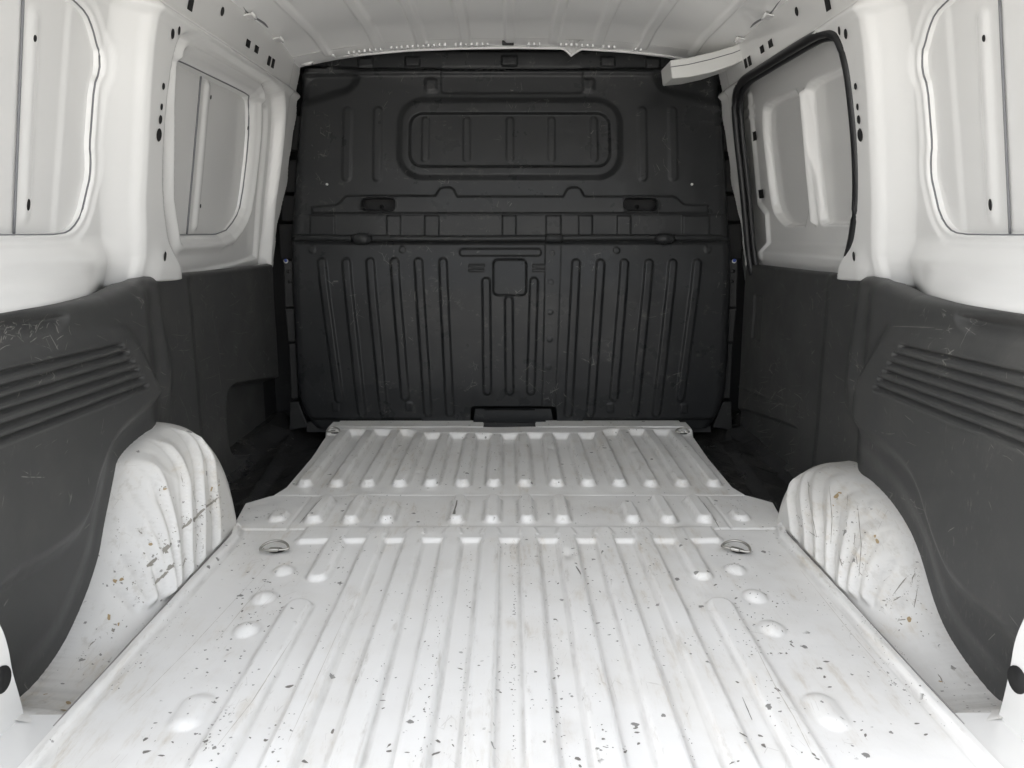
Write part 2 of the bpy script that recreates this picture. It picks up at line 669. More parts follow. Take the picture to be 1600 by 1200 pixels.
def arch_outline(side):
    if side < 0:
        p = [(.85, .03), (.96, .03)] + [on_x(a, b, XL) for a, b in left_arch]
        p += [(1.665, .235), (1.71, .17), (1.735, .08), (1.74, -.2), (.85, -.2)]
    else:
        p = [(.85, .03), (.96, .03)] + [on_x(a, b, XL) for a, b in right_arch]
        p += [(1.70, .150), (1.745, .10), (1.765, .02), (1.77, -.2), (.85, -.2)]
    return chaikin(p, 2)


ARCH = {-1: arch_outline(-1), 1: arch_outline(1)}


def ztop(Y):
    return lerp_tab([(.7, .556), (1.30, .556), (1.40, .558), (1.50, .571), (1.58, .576), (1.68, .578), (1.80, .574), (2.0, .570), (2.7, .566)], Y)


def px_poly_x(pts, X):
    return [on_x(a, b, X) for a, b in pts]


def side_panel_outline(side):
    if side < 0:
        return chaikin([(.5, .48)] + px_poly_x([(60, 522), (190, 509), (212, 520), (252, 600), (250, 628), (212, 660), (180, 690), (158, 740), (145, 800), (118, 848), (60, 890), (0, 920)], .715) + [(.5, .05)], 2)
    return chaikin([(.5, .46)] + px_poly_x([(1540, 524), (1390, 508), (1378, 520), (1325, 610), (1322, 650), (1345, 680), (1400, 715), (1432, 755), (1452, 830), (1480, 900), (1520, 950), (1590, 1000)], .715) + [(.5, .0)], 2)


vents = {-1: [((191, 539), 0, 583), ((200, 550), 0, 606), ((208, 564), 0, 625), ((216, 577), 0, 645), ((223, 590), 0, 667), ((230, 602), 0, 688)],
         1: [((1407, 541), 1600, 586), ((1397, 554), 1600, 611), ((1389, 567), 1600, 632), ((1381, 580), 1600, 653), ((1373, 592), 1600, 675), ((1366, 604), 1600, 697)]}


def liner_x(Y, Z, side):
    zt = ztop(Y)
    x = .722 + .053 * ss(1.52, 1.66, Y) + .0 * Z
    # vertical fold at the door post
    x = x - .030 * np.exp(-((Y - 1.645 - .12 * (.5 - Z)) / .045) ** 2) * ss(.24, .36, Z)
    x = x + .010 * ss(1.86, 1.92, Y)
    # proud panel with the vents
    sd = sd_poly(Y, Z, side_panel_outline(side))
    x = x - .020 * ss(.012, -.030, sd)
    # scoop by the belt
    if side < 0:
        sc_ = [(.5, .545), (.5, .49)] + px_poly_x([(0, 535), (70, 525), (105, 510), (113, 492), (95, 484), (0, 487)], .72)
    else:
        sc_ = [(.5, .545), (.5, .49)] + px_poly_x([(1600, 540), (1530, 528), (1497, 515), (1484, 492), (1500, 486), (1600, 490)], .72)
    sd = sd_poly(Y, Z, chaikin(sc_, 2))
    x = x + .022 * ss(.004, -.022, sd)
    # vent slots
    for (a, x1, y1) in vents[side]:
        p0 = on_x(a[0], a[1], .703)
        p1 = on_x(x1, y1, .703)
        sd = sd_cap(Y, Z, p0, (p0[0] + (p1[0] - p0[0]) * 1.5, p0[1] + (p1[1] - p0[1]) * 1.5), .0030)
        x = x + .010 * up(sd, .004)
        sd2 = sd_cap(Y, Z, (p0[0], p0[1] - .0068), (p0[0] + (p1[0] - p0[0]) * 1.5, p0[1] - .0068 + (p1[1] - p0[1]) * 1.5), .002)
        x = x - .0022 * up(sd2, .004)
    # front storage pocket / pressed panel
    if side < 0:
        pk = chaikin(px_poly_x([(359, 625), (366, 604), (380, 597), (446, 588), (470, 588), (470, 676), (440, 687), (385, 716), (372, 715), (364, 695)], .775), 2)
        sd = sd_poly(Y, Z, pk)
        x = x + .055 * ss(.004, -.020, sd)
        sd = sd_cap(Y, Z, on_x(340, 490, .775), on_x(352, 560, .775), .002)
        x = x + .003 * up(sd, .012)
    else:
        pk = chaikin(px_poly_x([(1140, 640), (1150, 636), (1230, 662), (1243, 672), (1240, 700), (1205, 752), (1180, 752), (1140, 715)], .775), 2)
        sd = sd_poly(Y, Z, pk)
        x = x + .012 * ss(.003, -.010, sd)
        sd = sd_box(Y, Z, *sorted([on_x(1172, 480, .775)[0], on_x(1186, 480, .775)[0]]), *sorted([on_x(1178, 462, .775)[1], on_x(1178, 532, .775)[1]]), .006)
        x = x + .006 * up(sd, .006)
        sd = sd_cap(Y, Z, on_x(1140, 600, .775), on_x(1240, 640, .775), .001)
        x = x - .004 * up(sd, .012)
    # foot swells a little over the arch
    sd = sd_poly(Y, Z, ARCH[side], .2)
    x = x + .014 * ss(.075, .02, sd) * ss(1.62, 1.50, Y)
    # lip rolls outward at the top
    rr = lerp_tab([(.7, .020), (1.3, .022), (1.5, .040), (1.62, .030), (1.74, .014), (2.7, .012)], Y)
    t = np.clip((Z - (zt - rr)) / rr, 0, 1)
    x = x + rr * 1.15 * (1 - np.sqrt(np.clip(1 - t * t, 0, 1)))
    x = x + .0015 * noise2(Y, Z, 9, 5 + side)
    # curl towards the front edge
    x = x + .03 * ss(2.575, 2.615, Y)
    return x


liner = {}
for side in (-1, 1):
    yl = np.concatenate([np.arange(.74, 1.60, .0035), np.arange(1.60, 2.62, .0045)])
    tl = np.linspace(0, 1, 235)
    Yg, Tg = np.meshgrid(yl, tl)
    Zg = -.10 + (ztop(Yg) + .10) * Tg
    Xg = side * liner_x(Yg, Zg, side)
    liner[side] = grid('side_liner', P3(Xg, Yg, Zg), M_PLAST, van, flip=(side > 0),
                       label='charcoal plastic liner of the left side wall' if side < 0 else 'charcoal plastic liner of the right side wall')

# ---- wheel arches -------------------------------------------------
_rib_px = {-1: [((200, 722), (245, 794), (262, 870), (266, 925)), ((242, 691), (280, 780), (287, 850), (288, 900)), ((280, 677), (303, 733), (308, 800), (306, 882)),
                 ((184, 752), (224, 803), (242, 860), (248, 945)), ((166, 800), (200, 822), (233, 892), (245, 950)), ((157, 850), (192, 872), (212, 910), (224, 966)), ((140, 906), (175, 915), (200, 940), (213, 976)),
                 ((303, 688), (326, 745), (332, 800), (330, 860))],
            1: [((1311, 728), (1293, 754), (1292, 810), (1289, 884)), ((1343, 741), (1319, 767), (1314, 820), (1306, 903)), ((1384, 773), (1354, 797), (1341, 850), (1328, 925)), ((1287, 730), (1267, 755), (1268, 801), (1272, 866)),
                ((1397, 827), (1367, 862), (1354, 900), (1345, 945)), ((1419, 866), (1389, 892), (1374, 935), (1364, 968)), ((1440, 925), (1412, 936), (1396, 960), (1386, 992)), ((1250, 752), (1243, 788), (1250, 845))]}


def arch_smooth(Y, Z, side):
    sd = sd_poly(Y, Z, ARCH[side], .35)
    din = -sd
    R_ = .020 + .072 * ss(1.02, 1.30, Y)
    t = np.clip(din / R_, 0, 1)
    g = np.sqrt(np.clip(1 - (1 - t) ** 2, 0, 1))
    xin = .618 + .10 * np.clip(Z, 0, 1) + 1.3 * np.clip(Z, 0, 1) * ss(1.15, .98, Y)
    xo = .745
    return xo - (xo - xin) * g, din


def _rib_yz(side):
    """where the sight lines to the measured ribs meet the smooth arch"""
    out = []
    for line in _rib_px[side]:
        pts = []
        for a, b in line:
            xs = np.linspace(.60, .745, 59)
            yz = [on_x(a, b, x) for x in xs]
            Yv = np.array([[p[0] for p in yz]])
            Zv = np.array([[p[1] for p in yz]])
            f = (arch_smooth(Yv, Zv, side)[0][0] - xs)
            k = next((i for i in range(1, len(xs)) if f[i - 1] > 0 >= f[i]), None)
            if k is None:
                k = int(np.argmin(np.abs(f)))
            pts.append(yz[k])
        out.append(chaikin(pts, 2, closed=False))
    return out


ARCH_RIBS = {k: _rib_yz(k) for k in (-1, 1)}


def arch_x(Y, Z, side):
    x, din = arch_smooth(Y, Z, side)
    xo = .745
    # pressed ribs, fanning slightly with height
    m = ss(.0, .016, din) * ss(.012, .035, Z)
    for line in ARCH_RIBS[side]:
        dmin = np.full(Y.shape, 1.0)
        sgn = np.ones(Y.shape)
        for p, q in zip(line[:-1], line[1:]):
            ex_, ez_ = q[0] - p[0], q[1] - p[1]
            L = ex_ * ex_ + ez_ * ez_ + 1e-12
            t = np.clip(((Y - p[0]) * ex_ + (Z - p[1]) * ez_) / L, 0, 1)
            dd = np.hypot(Y - p[0] - t * ex_, Z - p[1] - t * ez_)
            cr_ = ex_ * (Z - p[1]) - ez_ * (Y - p[0])
            nearer = dd < dmin
            dmin = np.where(nearer, dd, dmin)
            sgn = np.where(nearer, np.sign(cr_), sgn)
        # steep towards the rear of the van, easing off ahead
        w_ = dmin * sgn
        x = x - .0130 * ss(-.003, .003, w_) * ss(.036, .004, w_) * m
        x = x - .0030 * np.exp(-((w_ - .006) / .0045) ** 2) * m
    x = x + .0015 * noise2(Y, Z, 14, 21 + side)
    x = np.where(din < 0, xo + .05 * np.clip(-din / .006, 0, 1), x)
    return x


arch = {}
for side in (-1, 1):
    yl = np.arange(.937, 1.80, .0028)
    zl = np.arange(-.03, .32, .0028)
    Yg, Zg = np.meshgrid(yl, zl)
    sd = sd_poly(Yg, Zg, ARCH[side], .35)
    Xa = arch_x(Yg, Zg, side)
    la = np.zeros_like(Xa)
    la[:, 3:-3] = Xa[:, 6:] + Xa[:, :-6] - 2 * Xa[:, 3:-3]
    arch[side] = grid('wheel_arch', P3(side * Xa, Yg, Zg), M_ARCH, van, attrs={'crest': np.clip(la / .006, 0, 1), 'groove_shade': np.clip(-la / .006, 0, 1)}, keep=sd < .010, flip=(side > 0),
                      label='scratched white wheel arch of the left side' if side < 0 else 'scratched white wheel arch of the right side')
    # weld seam along the foot
    tube('weld_seam', [W((side * .6155, y, .0155 + .0006 * math.sin(y * 40))) for y in np.arange(.93, 1.67, .02)], .0013, M_SEAM, arch[side], n=6)

# ---- step wells (black) -------------------------------------------
for side in (-1, 1):
    xl_ = np.linspace(.58, .84, 60)
    yl = np.arange(1.66, 2.70, .008)
    Xg, Yg = np.meshgrid(xl_, yl)
    Zg = -.035 + .0022 * ss(.75, .95, np.sin((Xg * .9 + (Yg - 1.6) * .5) * 75)) + .02 * ss(.66, .70, Xg - .10 * (Yg - 2.0)) + .0012 * noise2(Xg, Yg, 12, 44) + .05 * ss(.76, .82, Xg)
    grid('step_well', P3(side * Xg, Yg, Zg), M_WELL, van, flip=(side < 0))

# ---- body sides (white) -------------------------------------------
def Bz(z):
    a = .78 - SL * (z - .57)
    b = .685 - .28 * (z - 1.08)
    return np.where(z > 1.08, b, a)


def X_side(off, z):
    return float(Bz(np.array(z))) + off


O_LEFT = chaikin([on_side(a, b) for a, b in ((300, 46), (330, 62), (420, 118), (436, 131), (446, 148), (446, 195), (440, 260), (433, 330), (427, 410), (426, 428))] + [(1.84, .50)]
                 + [on_side(a, b) for a, b in ((281, 430), (266, 390), (257, 330), (254, 260), (258, 180), (266, 110), (275, 68), (286, 50))], 2)
O_RIGHT = chaikin([on_side(a, b) for a, b in ((1288, 50), (1270, 56), (1180, 112), (1158, 126), (1146, 148), (1148, 200), (1160, 300), (1170, 420))]
                  + [(2.48, .50), (1.84, .50)] + [on_side(a, b) for a, b in ((1314, 430), (1330, 380), (1338, 320), (1337, 240), (1330, 160), (1322, 100), (1310, 62), (1300, 52))], 2)
W_FRONT = chaikin([on_side(a, b, .065) for a, b in ((262, 92), (276, 97), (316, 116), (372, 143), (386, 152), (389, 170), (388, 224), (377, 318), (368, 342), (348, 366), (300, 367), (262, 367))], 1)
W_REAR = {}
_wr = [(104, -12), (118, 0), (138, 20), (148, 45), (154, 70), (158, 80), (158, 112), (150, 134), (146, 190), (143, 228), (145, 248), (144, 276), (139, 297), (130, 336), (116, 358), (100, 366), (50, 367), (0, 367)]
_wl = [on_side(a, b, .058) for a, b in _wr]
W_REAR[-1] = _wl + [(.6, _wl[-1][1]), (.6, _wl[0][1] + .03)]
_wr2 = [on_side(1596 - a, b, .058) for a, b in _wr]
W_REAR[1] = _wr2 + [(.6, _wr2[-1][1]), (.6, _wr2[0][1] + .03)]
W_REAR = {k: chaikin(v, 1) for k, v in W_REAR.items()}
ridge = [on_side(a, b) for a, b in ((250, 10), (241, 70), (235, 150), (231, 240), (228, 320), (229, 365), (227, 400), (217, 440))]
RIDGE = sorted([(z, y) for y, z in ridge] + [(.50, ridge[-1][0] - .04)])
print('RIDGE', RIDGE)


def body_d(Y, Z, side):
    d = np.zeros_like(Y)
    yr = lerp_tab(RIDGE, Z)
    # post face falls away behind the ridge to the quarter panel
    q = yr - Y
    d = d + .045 * .5 * (np.clip(q / .085, 0, 1) + ss(-.004, .085, q))
    # curved roof shoulder over the quarter panel
    d = d - .03 * ss(1.10, 1.22, Z) * ss(0, .1, q)
    # shelf under the quarter panel
    m = ss(-.03, .25, q)
    m2 = ss(.03, .42, q)
    d = d + .006 * ss(1.090, 1.080, Z) * ss(.012, .03, q)
    d = d - m * .050 * ss(.665, .60, Z) - m2 * .045 * ss(.61, .555, Z)
    # quarter panel recess
    sd = sd_poly(Y, Z, W_REAR[side], .2)
    d = d + .004 * ss(.023, .013, sd)
    k_ = ss(.003, -.007, sd)
    d = d * (1 - k_) + .088 * k_
    # flare at the foot of the post
    d = d - .012 * ss(.66, .58, Z) * ss(.02, -.08, q) * ss(1.9, 1.8, Y)
    if side < 0:
        so_ = sd_poly(Y, Z, O_LEFT, .3)
        d = d + .038 * ss(.0, -.018, so_) + .012 * ss(-.05, -.062, so_)
        sw = sd_poly(Y, Z, W_FRONT, .2)
        # raised bead round the pane
        d = d - .014 * np.exp(-((sw - .030) / .012) ** 2) * (so_ < 0)
        d = d + .012 * ss(.012, .0, sw) * (so_ < -.01) + .03 * ss(.002, -.008, sw)
    else:
        so_ = sd_poly(Y, Z, O_RIGHT, .3)
        d = d + .0 * so_
    # roof rail creases
    f = ss(1.50, 1.60, Y)
    d = d - .008 * np.exp(-((Z - 1.098) / .008) ** 2) * f + .010 * ss(1.105, 1.118, Z) * f
    d = d - .006 * np.exp(-((Z - 1.225) / .006) ** 2) * f
    d = d + .0008 * noise2(Y, Z, 8, 60 + side)
    # the foot tucks in behind the plastic liner
    d = d + .07 * ss(ztop(Y) - .012, ztop(Y) - .030, Z)
    # flange beside the bulkhead
    d = d + .006 * ss(2.53, 2.55, Y)
    return d


def surf_off(side, y, z):
    return float(body_d(np.array([[y]]), np.array([[z]]), side)[0, 0])


def wavy_front(z):
    return 2.635 + .007 * np.sin(z * 26) + .004 * np.sin(z * 61 + 1) - .04 * ss(.85, .70, z)


body = {}
for side in (-1, 1):
    yl = np.arange(.74, 2.67, .004)
    zl = np.arange(.50, 1.262, .0036)
    Yg, Zg = np.meshgrid(yl, zl)
    Xg = side * (Bz(Zg) + body_d(Yg, Zg, side))
    keep = Yg < wavy_front(Zg)
    if side > 0:
        keep &= sd_poly(Yg, Zg, O_RIGHT, .3) > -.002
    body[side] = grid('body_side', P3(Xg, Yg, Zg), M_WHITE, van, keep=keep, flip=(side > 0),
                      label='white painted inner body panel of the left side' if side < 0 else 'white painted inner body panel of the right side')


def panel_sheet(name, poly, off, side, parent, extra=None, mat=None, step=.004):
    a = np.array(poly)
    yl = np.arange(a[:, 0].min() - .01, a[:, 0].max() + .01, step)
    zl = np.arange(a[:, 1].min() - .01, a[:, 1].max() + .01, step)
    Yg, Zg = np.meshgrid(yl, zl)
    d = off + (extra(Yg, Zg) if extra else 0)
    sd = sd_poly(Yg, Zg, poly, .1)
    return grid(name, P3(side * (Bz(Zg) + d), Yg, Zg), mat or M_WHITE, parent, keep=sd < .006, flip=(side > 0))


def bead(name, poly, off, side, parent, r=.0022, mat=None):
    if off is None:
        pts = [W((side * X_side(surf_off(side, y, z) - .0003, z), y, z)) for y, z in poly if y > .75]
    else:
        pts = [W((side * X_side(off, z), y, z)) for y, z in poly if y > .75]
    return tube(name, pts, r, mat or M_GAP, parent, closed=(len(pts) == len(poly)), n=6)


for side in (-1, 1):
    # quarter blanking panel with a vertical rib
    def ex(Y, Z, side=side):
        a = on_side(46, 30, .08)
        b = on_side(33, 335, .08)
        rib = sd_cap(Y, Z, a, b, .012)
        l1 = on_side(100, 100, .08)[0]
        return -.0045 * up(rib, .022) + .003 * ss(l1, l1 - .02, Y) + .0012 * noise2(Y, Z, 6, 70)
    pn = panel_sheet('blanking_panel', W_REAR[side], .071, side, body[side], ex)
    bead('sealant', W_REAR[side], None, side, body[side], .0017)
    s0 = on_side(26 if side < 0 else 1572, -8, .08)
    s1 = on_side(12 if side < 0 else 1588, 366, .08)
    pts = []
    for k in range(13):
        t = k / 12
        y, z = s0[0] + (s1[0] - s0[0]) * t, s0[1] + (s1[1] - s0[1]) * t
        pts.append(W((side * X_side(.0695, z), y, z)))
    tube('panel_gap', pts, .0022, M_GAP, body[side], n=6)

# front-left fixed panel
def exf(Y, Z):
    a, b = on_side(326, 138, .07), on_side(307, 350, .07)
    rib = sd_cap(Y, Z, a, b, .013)
    return -.006 * up(rib, .018) + .0012 * noise2(Y, Z, 6, 71)


panel_sheet('blanking_panel', W_FRONT, .074, -1, body[-1], exf)
bead('sealant', W_FRONT, None, -1, body[-1], .0019)
s0, s1 = on_side(314, 116, .072), on_side(292, 366, .072)
tube('panel_gap', [W((-X_side(.072, s0[1] + (s1[1] - s0[1]) * t / 10), s0[0] + (s1[0] - s0[0]) * t / 10, s0[1] + (s1[1] - s0[1]) * t / 10)) for t in range(11)], .0026, M_GAP, body[-1], n=6)

# ---- sliding door on the right ------------------------------------
DB_A = chaikin([on_side(a, b, .115) for a, b in ((1212, 178), (1216, 163), (1232, 154), (1254, 148), (1272, 140), (1280, 200), (1290, 352), (1250, 354), (1240, 346), (1228, 330), (1222, 295), (1214, 220))], 1)
DB_B = chaikin([on_side(a, b, .115) for a, b in ((1283, 150), (1284, 136), (1295, 125), (1316, 117), (1360, 100), (1375, 352), (1330, 351), (1308, 352), (1303, 343), (1296, 270))], 1)
D_REC = chaikin([on_side(a, b, .095) for a, b in ((1192, 150), (1198, 138), (1215, 128), (1300, 92), (1380, 60), (1400, 380), (1330, 376), (1250, 382), (1238, 372), (1215, 330), (1200, 250))], 2)


def door_d(Y, Z):
    d = np.full_like(Y, .075)
    sdr = sd_poly(Y, Z, D_REC, .25)
    d = d + .022 * ss(.0, -.022, sdr)
    # ridge running down ahead of the recess and kinking forward low down
    p = [on_side(a, b, .08) for a, b in ((1176, 150), (1184, 250), (1190, 320), (1202, 336), (1206, 400))]
    for a, b in zip(p[:-1], p[1:]):
        d = np.minimum(d, .075 - .010 * up(sd_cap(Y, Z, a, b, .010), .016))
    for z0 in (1.055, 1.025):
        d = d - .004 * np.exp(-((Z - z0) / .006) ** 2) * ss(.02, .035, sdr)
    for q, off in ((DB_A, .022), (DB_B, .022)):
        sd = sd_poly(Y, Z, q, .15)
        d = d + off * ss(.003, -.007, sd)
    # strengthening rib between the blanks
    d = d - .016 * up(sd_cap(Y, Z, on_side(1273, 146, .1), on_side(1289, 346, .1), .007), .012)
    # sill ledge
    d = d - .030 * ss(.640, .600, Z)
    return d + .0008 * noise2(Y, Z, 7, 81)


Yg, Zg = np.meshgrid(np.arange(1.48, 2.76, .004), np.arange(.50, 1.14, .004))
door = grid('sliding_door', P3(Bz(Zg) + door_d(Yg, Zg), Yg, Zg), M_WHITE, van, flip=True, label='white inner face of the closed sliding side door')
for q, o_ in ((DB_A, .112), (DB_B, .112)):
    panel_sheet('door_blank', q, o_, 1, door, lambda Y, Z: .001 * noise2(Y, Z, 6, 72))
    bead('sealant', q, o_ - .0075, 1, door, .0030)
seal_path = [(y, z) for y, z in O_RIGHT if z > .53]
# order the open path so that it starts and ends at the belt
k0 = max(range(len(O_RIGHT)), key=lambda i: -O_RIGHT[i][1] * 10 + 0)
loop = O_RIGHT[k0:] + O_RIGHT[:k0]
loop = [p for p in loop if p[1] > .52]
tube('door_seal', [W((X_side(.004, z), y, z)) for y, z in loop], .0115, M_RUBBER, door, n=10, label='black rubber seal round the door opening')
sdl = []
aO = np.array(O_RIGHT)
cO = aO.mean(0)
for y, z in loop:
    sdl.append((y + (cO[0] - y) * .035, z + (cO[1] - z) * .035))
tube('seal_lip', [W((X_side(.016, z), y, z)) for y, z in sdl], .0085, M_RUBBER, door, n=8)

# punched holes: black discs on the sheet, their inner shade put into the colour
def hole_disc(side, y, z, ry, rz, off, parent, square=False, name='punched_hole', mat=None, ang=0.0):
    n = 4 if square else 14
    V, Fc = [], []
    x0 = X_side(off, z)
    lean = -SL if z < 1.08 else -.28
    for r_, dx in ((1.12, -.0004), (1.0, -.0016), (.92, -.0006)):
        for k in range(n):
            a = 2 * math.pi * (k + (.5 if square else 0)) / n
            dy = math.cos(a) * ry * r_ * (1.414 if square else 1)
            dz = math.sin(a) * rz * r_ * (1.414 if square else 1)
            V.append(W((side * (x0 + lean * dz + dx - .0012), y + dy, z + dz)))
    for i in range(2):
        for k in range(n):
            l = (k + 1) % n
            Fc.append((i * n + k, i * n + l, (i + 1) * n + l, (i + 1) * n + k))
    Fc.append(tuple(range(2 * n, 3 * n)))
    return mesh(name, V, Fc, mat or M_HOLE, parent)




for side in (-1, 1):
    mx = (lambda a: a) if side < 0 else (lambda a: 1592 - a)
    for (px, py, ry, rz, sq) in ((254, 135, .005, .006, 0), (251, 167, .004, .006, 0), (249, 187, .006, .008, 0), (247, 211, .010, .012, 0), (252, 401, .005, .010, 0),
                                 (269, 53, .006, .009, 0), (279, 48, .004, .008, 0),
                                 (393, 68, .013, .008, 1), (406, 77, .013, .008, 1), (425, 95, .010, .011, 1), (431, 99, .010, .011, 1),
                                 (353, 18, .008, .009, 0), (305, 4, .011, .014, 1)):
        y, z = on_side(mx(px), py)
        if z > 1.08:      # the rail leans more
            for _ in range(6):
                off = float(Bz(np.array(z))) - (.78 - SL * (z - .57))
                y, z = on_side(mx(px), py, off)
        if z > 1.235:
            continue
        hole_disc(side, y, z, ry, rz, surf_off(side, y, z), body[side], bool(sq))
    for (px, py, rz) in ((54, 60, .005), (44, 320, .009)):
        y, z = on_side(mx(px), py, .07)
        hole_disc(side, y, z, .0035, rz, .071, body[side])
for (px, py, s_) in ((1180, 213, .012), (1191, 303, .012)):
    y, z = on_side(px, py, .072)
    hole_disc(1, y, z, .020, s_, .070, door, True, name='door_cutout')
for (px, py) in ((327, 152), (311, 322), (382, 200), (393, 317)):
    y, z = on_side(px, py, .066)
    hole_disc(-1, y, z, .003, .005, .058 if px > 350 else .064, body[-1])

# ---- roof ---------------------------------------------------------
xg = np.linspace(-.70, .70, 351)
yg = np.arange(.74, 2.62, .008)
Xg, Yg = np.meshgrid(xg, yg)
Zr = 1.262 - .055 * (np.abs(Xg) / .66) ** 2.6 - .02 * ss(2.35, 2.6, Yg)
for px in (714, 797, 880, 963, 1047, 631, 549, 452, 1142):
    xc, yc = 0, 0
    d = ray(px, 0)
    t = (1.25 - CAMZ) / d[2]
    xc = d[0] * t
    w_ = .015 if abs(px - 797) < 300 else .010
    Zr = Zr - .007 * up(np.abs(Xg - xc) - w_, .006) * ss(2.56, 2.53, Yg)
Zr = Zr + .001 * noise2(Xg, Yg, 6, 90)
roof = grid('roof_panel', P3(Xg, Yg, Zr), M_ROOF, van, flip=True, label='white roof skin with pressed ribs')


def roof_z(x, y=2.5):
    return 1.262 - .055 * (abs(x) / .66) ** 2.6 - .02 * float(ss(2.35, 2.6, np.array(y)))


# header edge over the bulkhead: folded lip with mastic beads
hx = np.linspace(-.665, .665, 120)
# the lip as the photograph shows its lower edge
lip_px = [(484, 100), (492, 94), (510, 90), (560, 86), (640, 79), (720, 76), (800, 75), (880, 76), (888, 82), (893, 88), (899, 82), (908, 77), (960, 80), (1010, 84), (1045, 88), (1100, 96), (1118, 104)]
lip = [on_y(a, b, 2.585) for a, b in lip_px]
lipt = sorted(lip)
lx, lz = [a for a, b in lipt], [b for a, b in lipt]
zlow = np.interp(hx, lx, lz)
ztopr = np.array([roof_z(x, 2.58) for x in hx])
Ph = np.stack([P3(hx, hx * 0 + 2.592, zlow + .001), P3(hx, hx * 0 + 2.585, zlow), P3(hx, hx * 0 + 2.574, zlow + .004), P3(hx, hx * 0 + 2.568, zlow + .010),
               P3(hx, hx * 0 + 2.560, np.maximum(ztopr - .010, zlow + .014)), P3(hx, hx * 0 + 2.545, np.maximum(ztopr - .004, zlow + .018)), P3(hx, hx * 0 + 2.50, ztopr + .004)], 0)
grid('roof_header', Ph, M_WHITE, van, flip=False, label='pale folded header lip above the bulkhead')
tube('lip_fold', [W((x, 2.5835, z + .001)) for x, z in zip(hx, zlow)], .0045, M_WHITE, roof, n=8)
VV, FF = [], []
for x in list(np.arange(-.545, -.06, .0165)) + list(np.arange(.06, .42, .0165)):
    if random.random() < .3:
        continue
    zc = roof_z(x, 2.55) - .006
    w_, hh = .0028, .0030 + .001 * random.random()
    y0 = 2.528
    k = len(VV)
    for dy in (0, .028):
        for (a, b) in ((-w_, -hh), (w_, -hh), (w_, hh), (-w_, hh)):
            VV.append(W((x + a + random.uniform(-.001, .001), y0 + dy, zc + b)))
    FF += [(k, k + 1, k + 2, k + 3), (k + 7, k + 6, k + 5, k + 4), (k, k + 4, k + 5, k + 1), (k + 1, k + 5, k + 6, k + 2), (k + 2, k + 6, k + 7, k + 3), (k + 3, k + 7, k + 4, k)]
mesh('mastic_beads', VV, FF, M_ROOF, roof, kind='stuff')
box('header_slot', -.022, .014, 2.522 - VY, 2.535 - VY, roof_z(0, 2.53) - .012, roof_z(0, 2.53) + .002, M_DARK, roof)

# roof rail joint: tabs and dark gap between the rail and roof
for side in (-1, 1):
    pts = []
    for y in np.arange(1.95, 2.57, .02):
        pts.append(W((side * (.652 + .004 * math.sin(y * 31)), y, 1.212 + .002 * math.sin(y * 17))))
    tube('roof_joint', pts, .0035, M_GAP, roof, n=6)
    for y in (2.06, 2.30):
        slab('rail_tab', [W((side * .640, y, 1.206)), W((side * .668, y, 1.200)), W((side * .672, y + .035, 1.199)), W((side * .646, y + .045, 1.206))], (0, 0, -1), .004, M_WHITE, roof, bevel=.001)
        tube('tab_lip', [W((side * .640, y - .002, 1.204)), W((side * .638, y + .02, 1.198)), W((side * .646, y + .045, 1.203))], .004, M_WHITE, roof, n=6)

# ---- bulkhead -----------------------------------------------------
YB = 2.60
left_tab = [(60, 464), (100, 464), (110, 464), (150, 463), (200, 461), (300, 456), (366, 453), (372, 451), (380, 453), (400, 454), (560, 462), (620, 466), (645, 474), (660, 484), (672, 494)]
right_tab = [(60, 1134), (100, 1134), (130, 1134), (150, 1134), (200, 1136), (300, 1139), (366, 1142), (372, 1144), (380, 1142), (400, 1143), (560, 1137), (620, 1131), (645, 1124), (660, 1116), (672, 1106)]


def bulk_sheet(py0, py1, nx, ny, fn, name, parent, mat, label=None, keepf=None):
    pyv = np.linspace(py0, py1, ny)
    s = np.linspace(0, 1, nx)
    S_, V_ = np.meshgrid(s, pyv)
    xl = lerp_tab(left_tab, V_)
    xr_ = lerp_tab(right_tab, V_)
    U_ = xl + (xr_ - xl) * S_
    d = fn(U_, V_)
    # wrap away at the side edges
    e = np.minimum(U_ - xl, xr_ - U_)
    d = d - .036 * (1 - np.sqrt(np.clip(1 - (1 - np.clip(e / 17.0, 0, 1)) ** 2, 0, 1)))
    X, Z = bulk_xz(U_, V_)
    keep = keepf(U_, V_) if keepf else None
    return grid(name, P3(X, YB - d, Z), mat, parent, keep=keep, flip=False, label=label)


def up_keep(U, V):
    k = np.ones(U.shape, bool)
    for a, b in ((565, 617), (975, 1027)):
        k &= sd_box(U, V, a, b, 310, 329, 8) > -1.6
    return k


def bulk_xz(U_, V_):
    a = (U_ - 800.0) / F
    b = (600.0 - V_) / F
    x, y, z = a, _c + b * _s, -_s + b * _c
    xw, yw = x * _cy - y * _sy, x * _sy + y * _cy
    t = YB / yw
    return xw * t, CAMZ + z * t


def tilt_top(V_):
    return -.035 * ss(330, 90, V_)


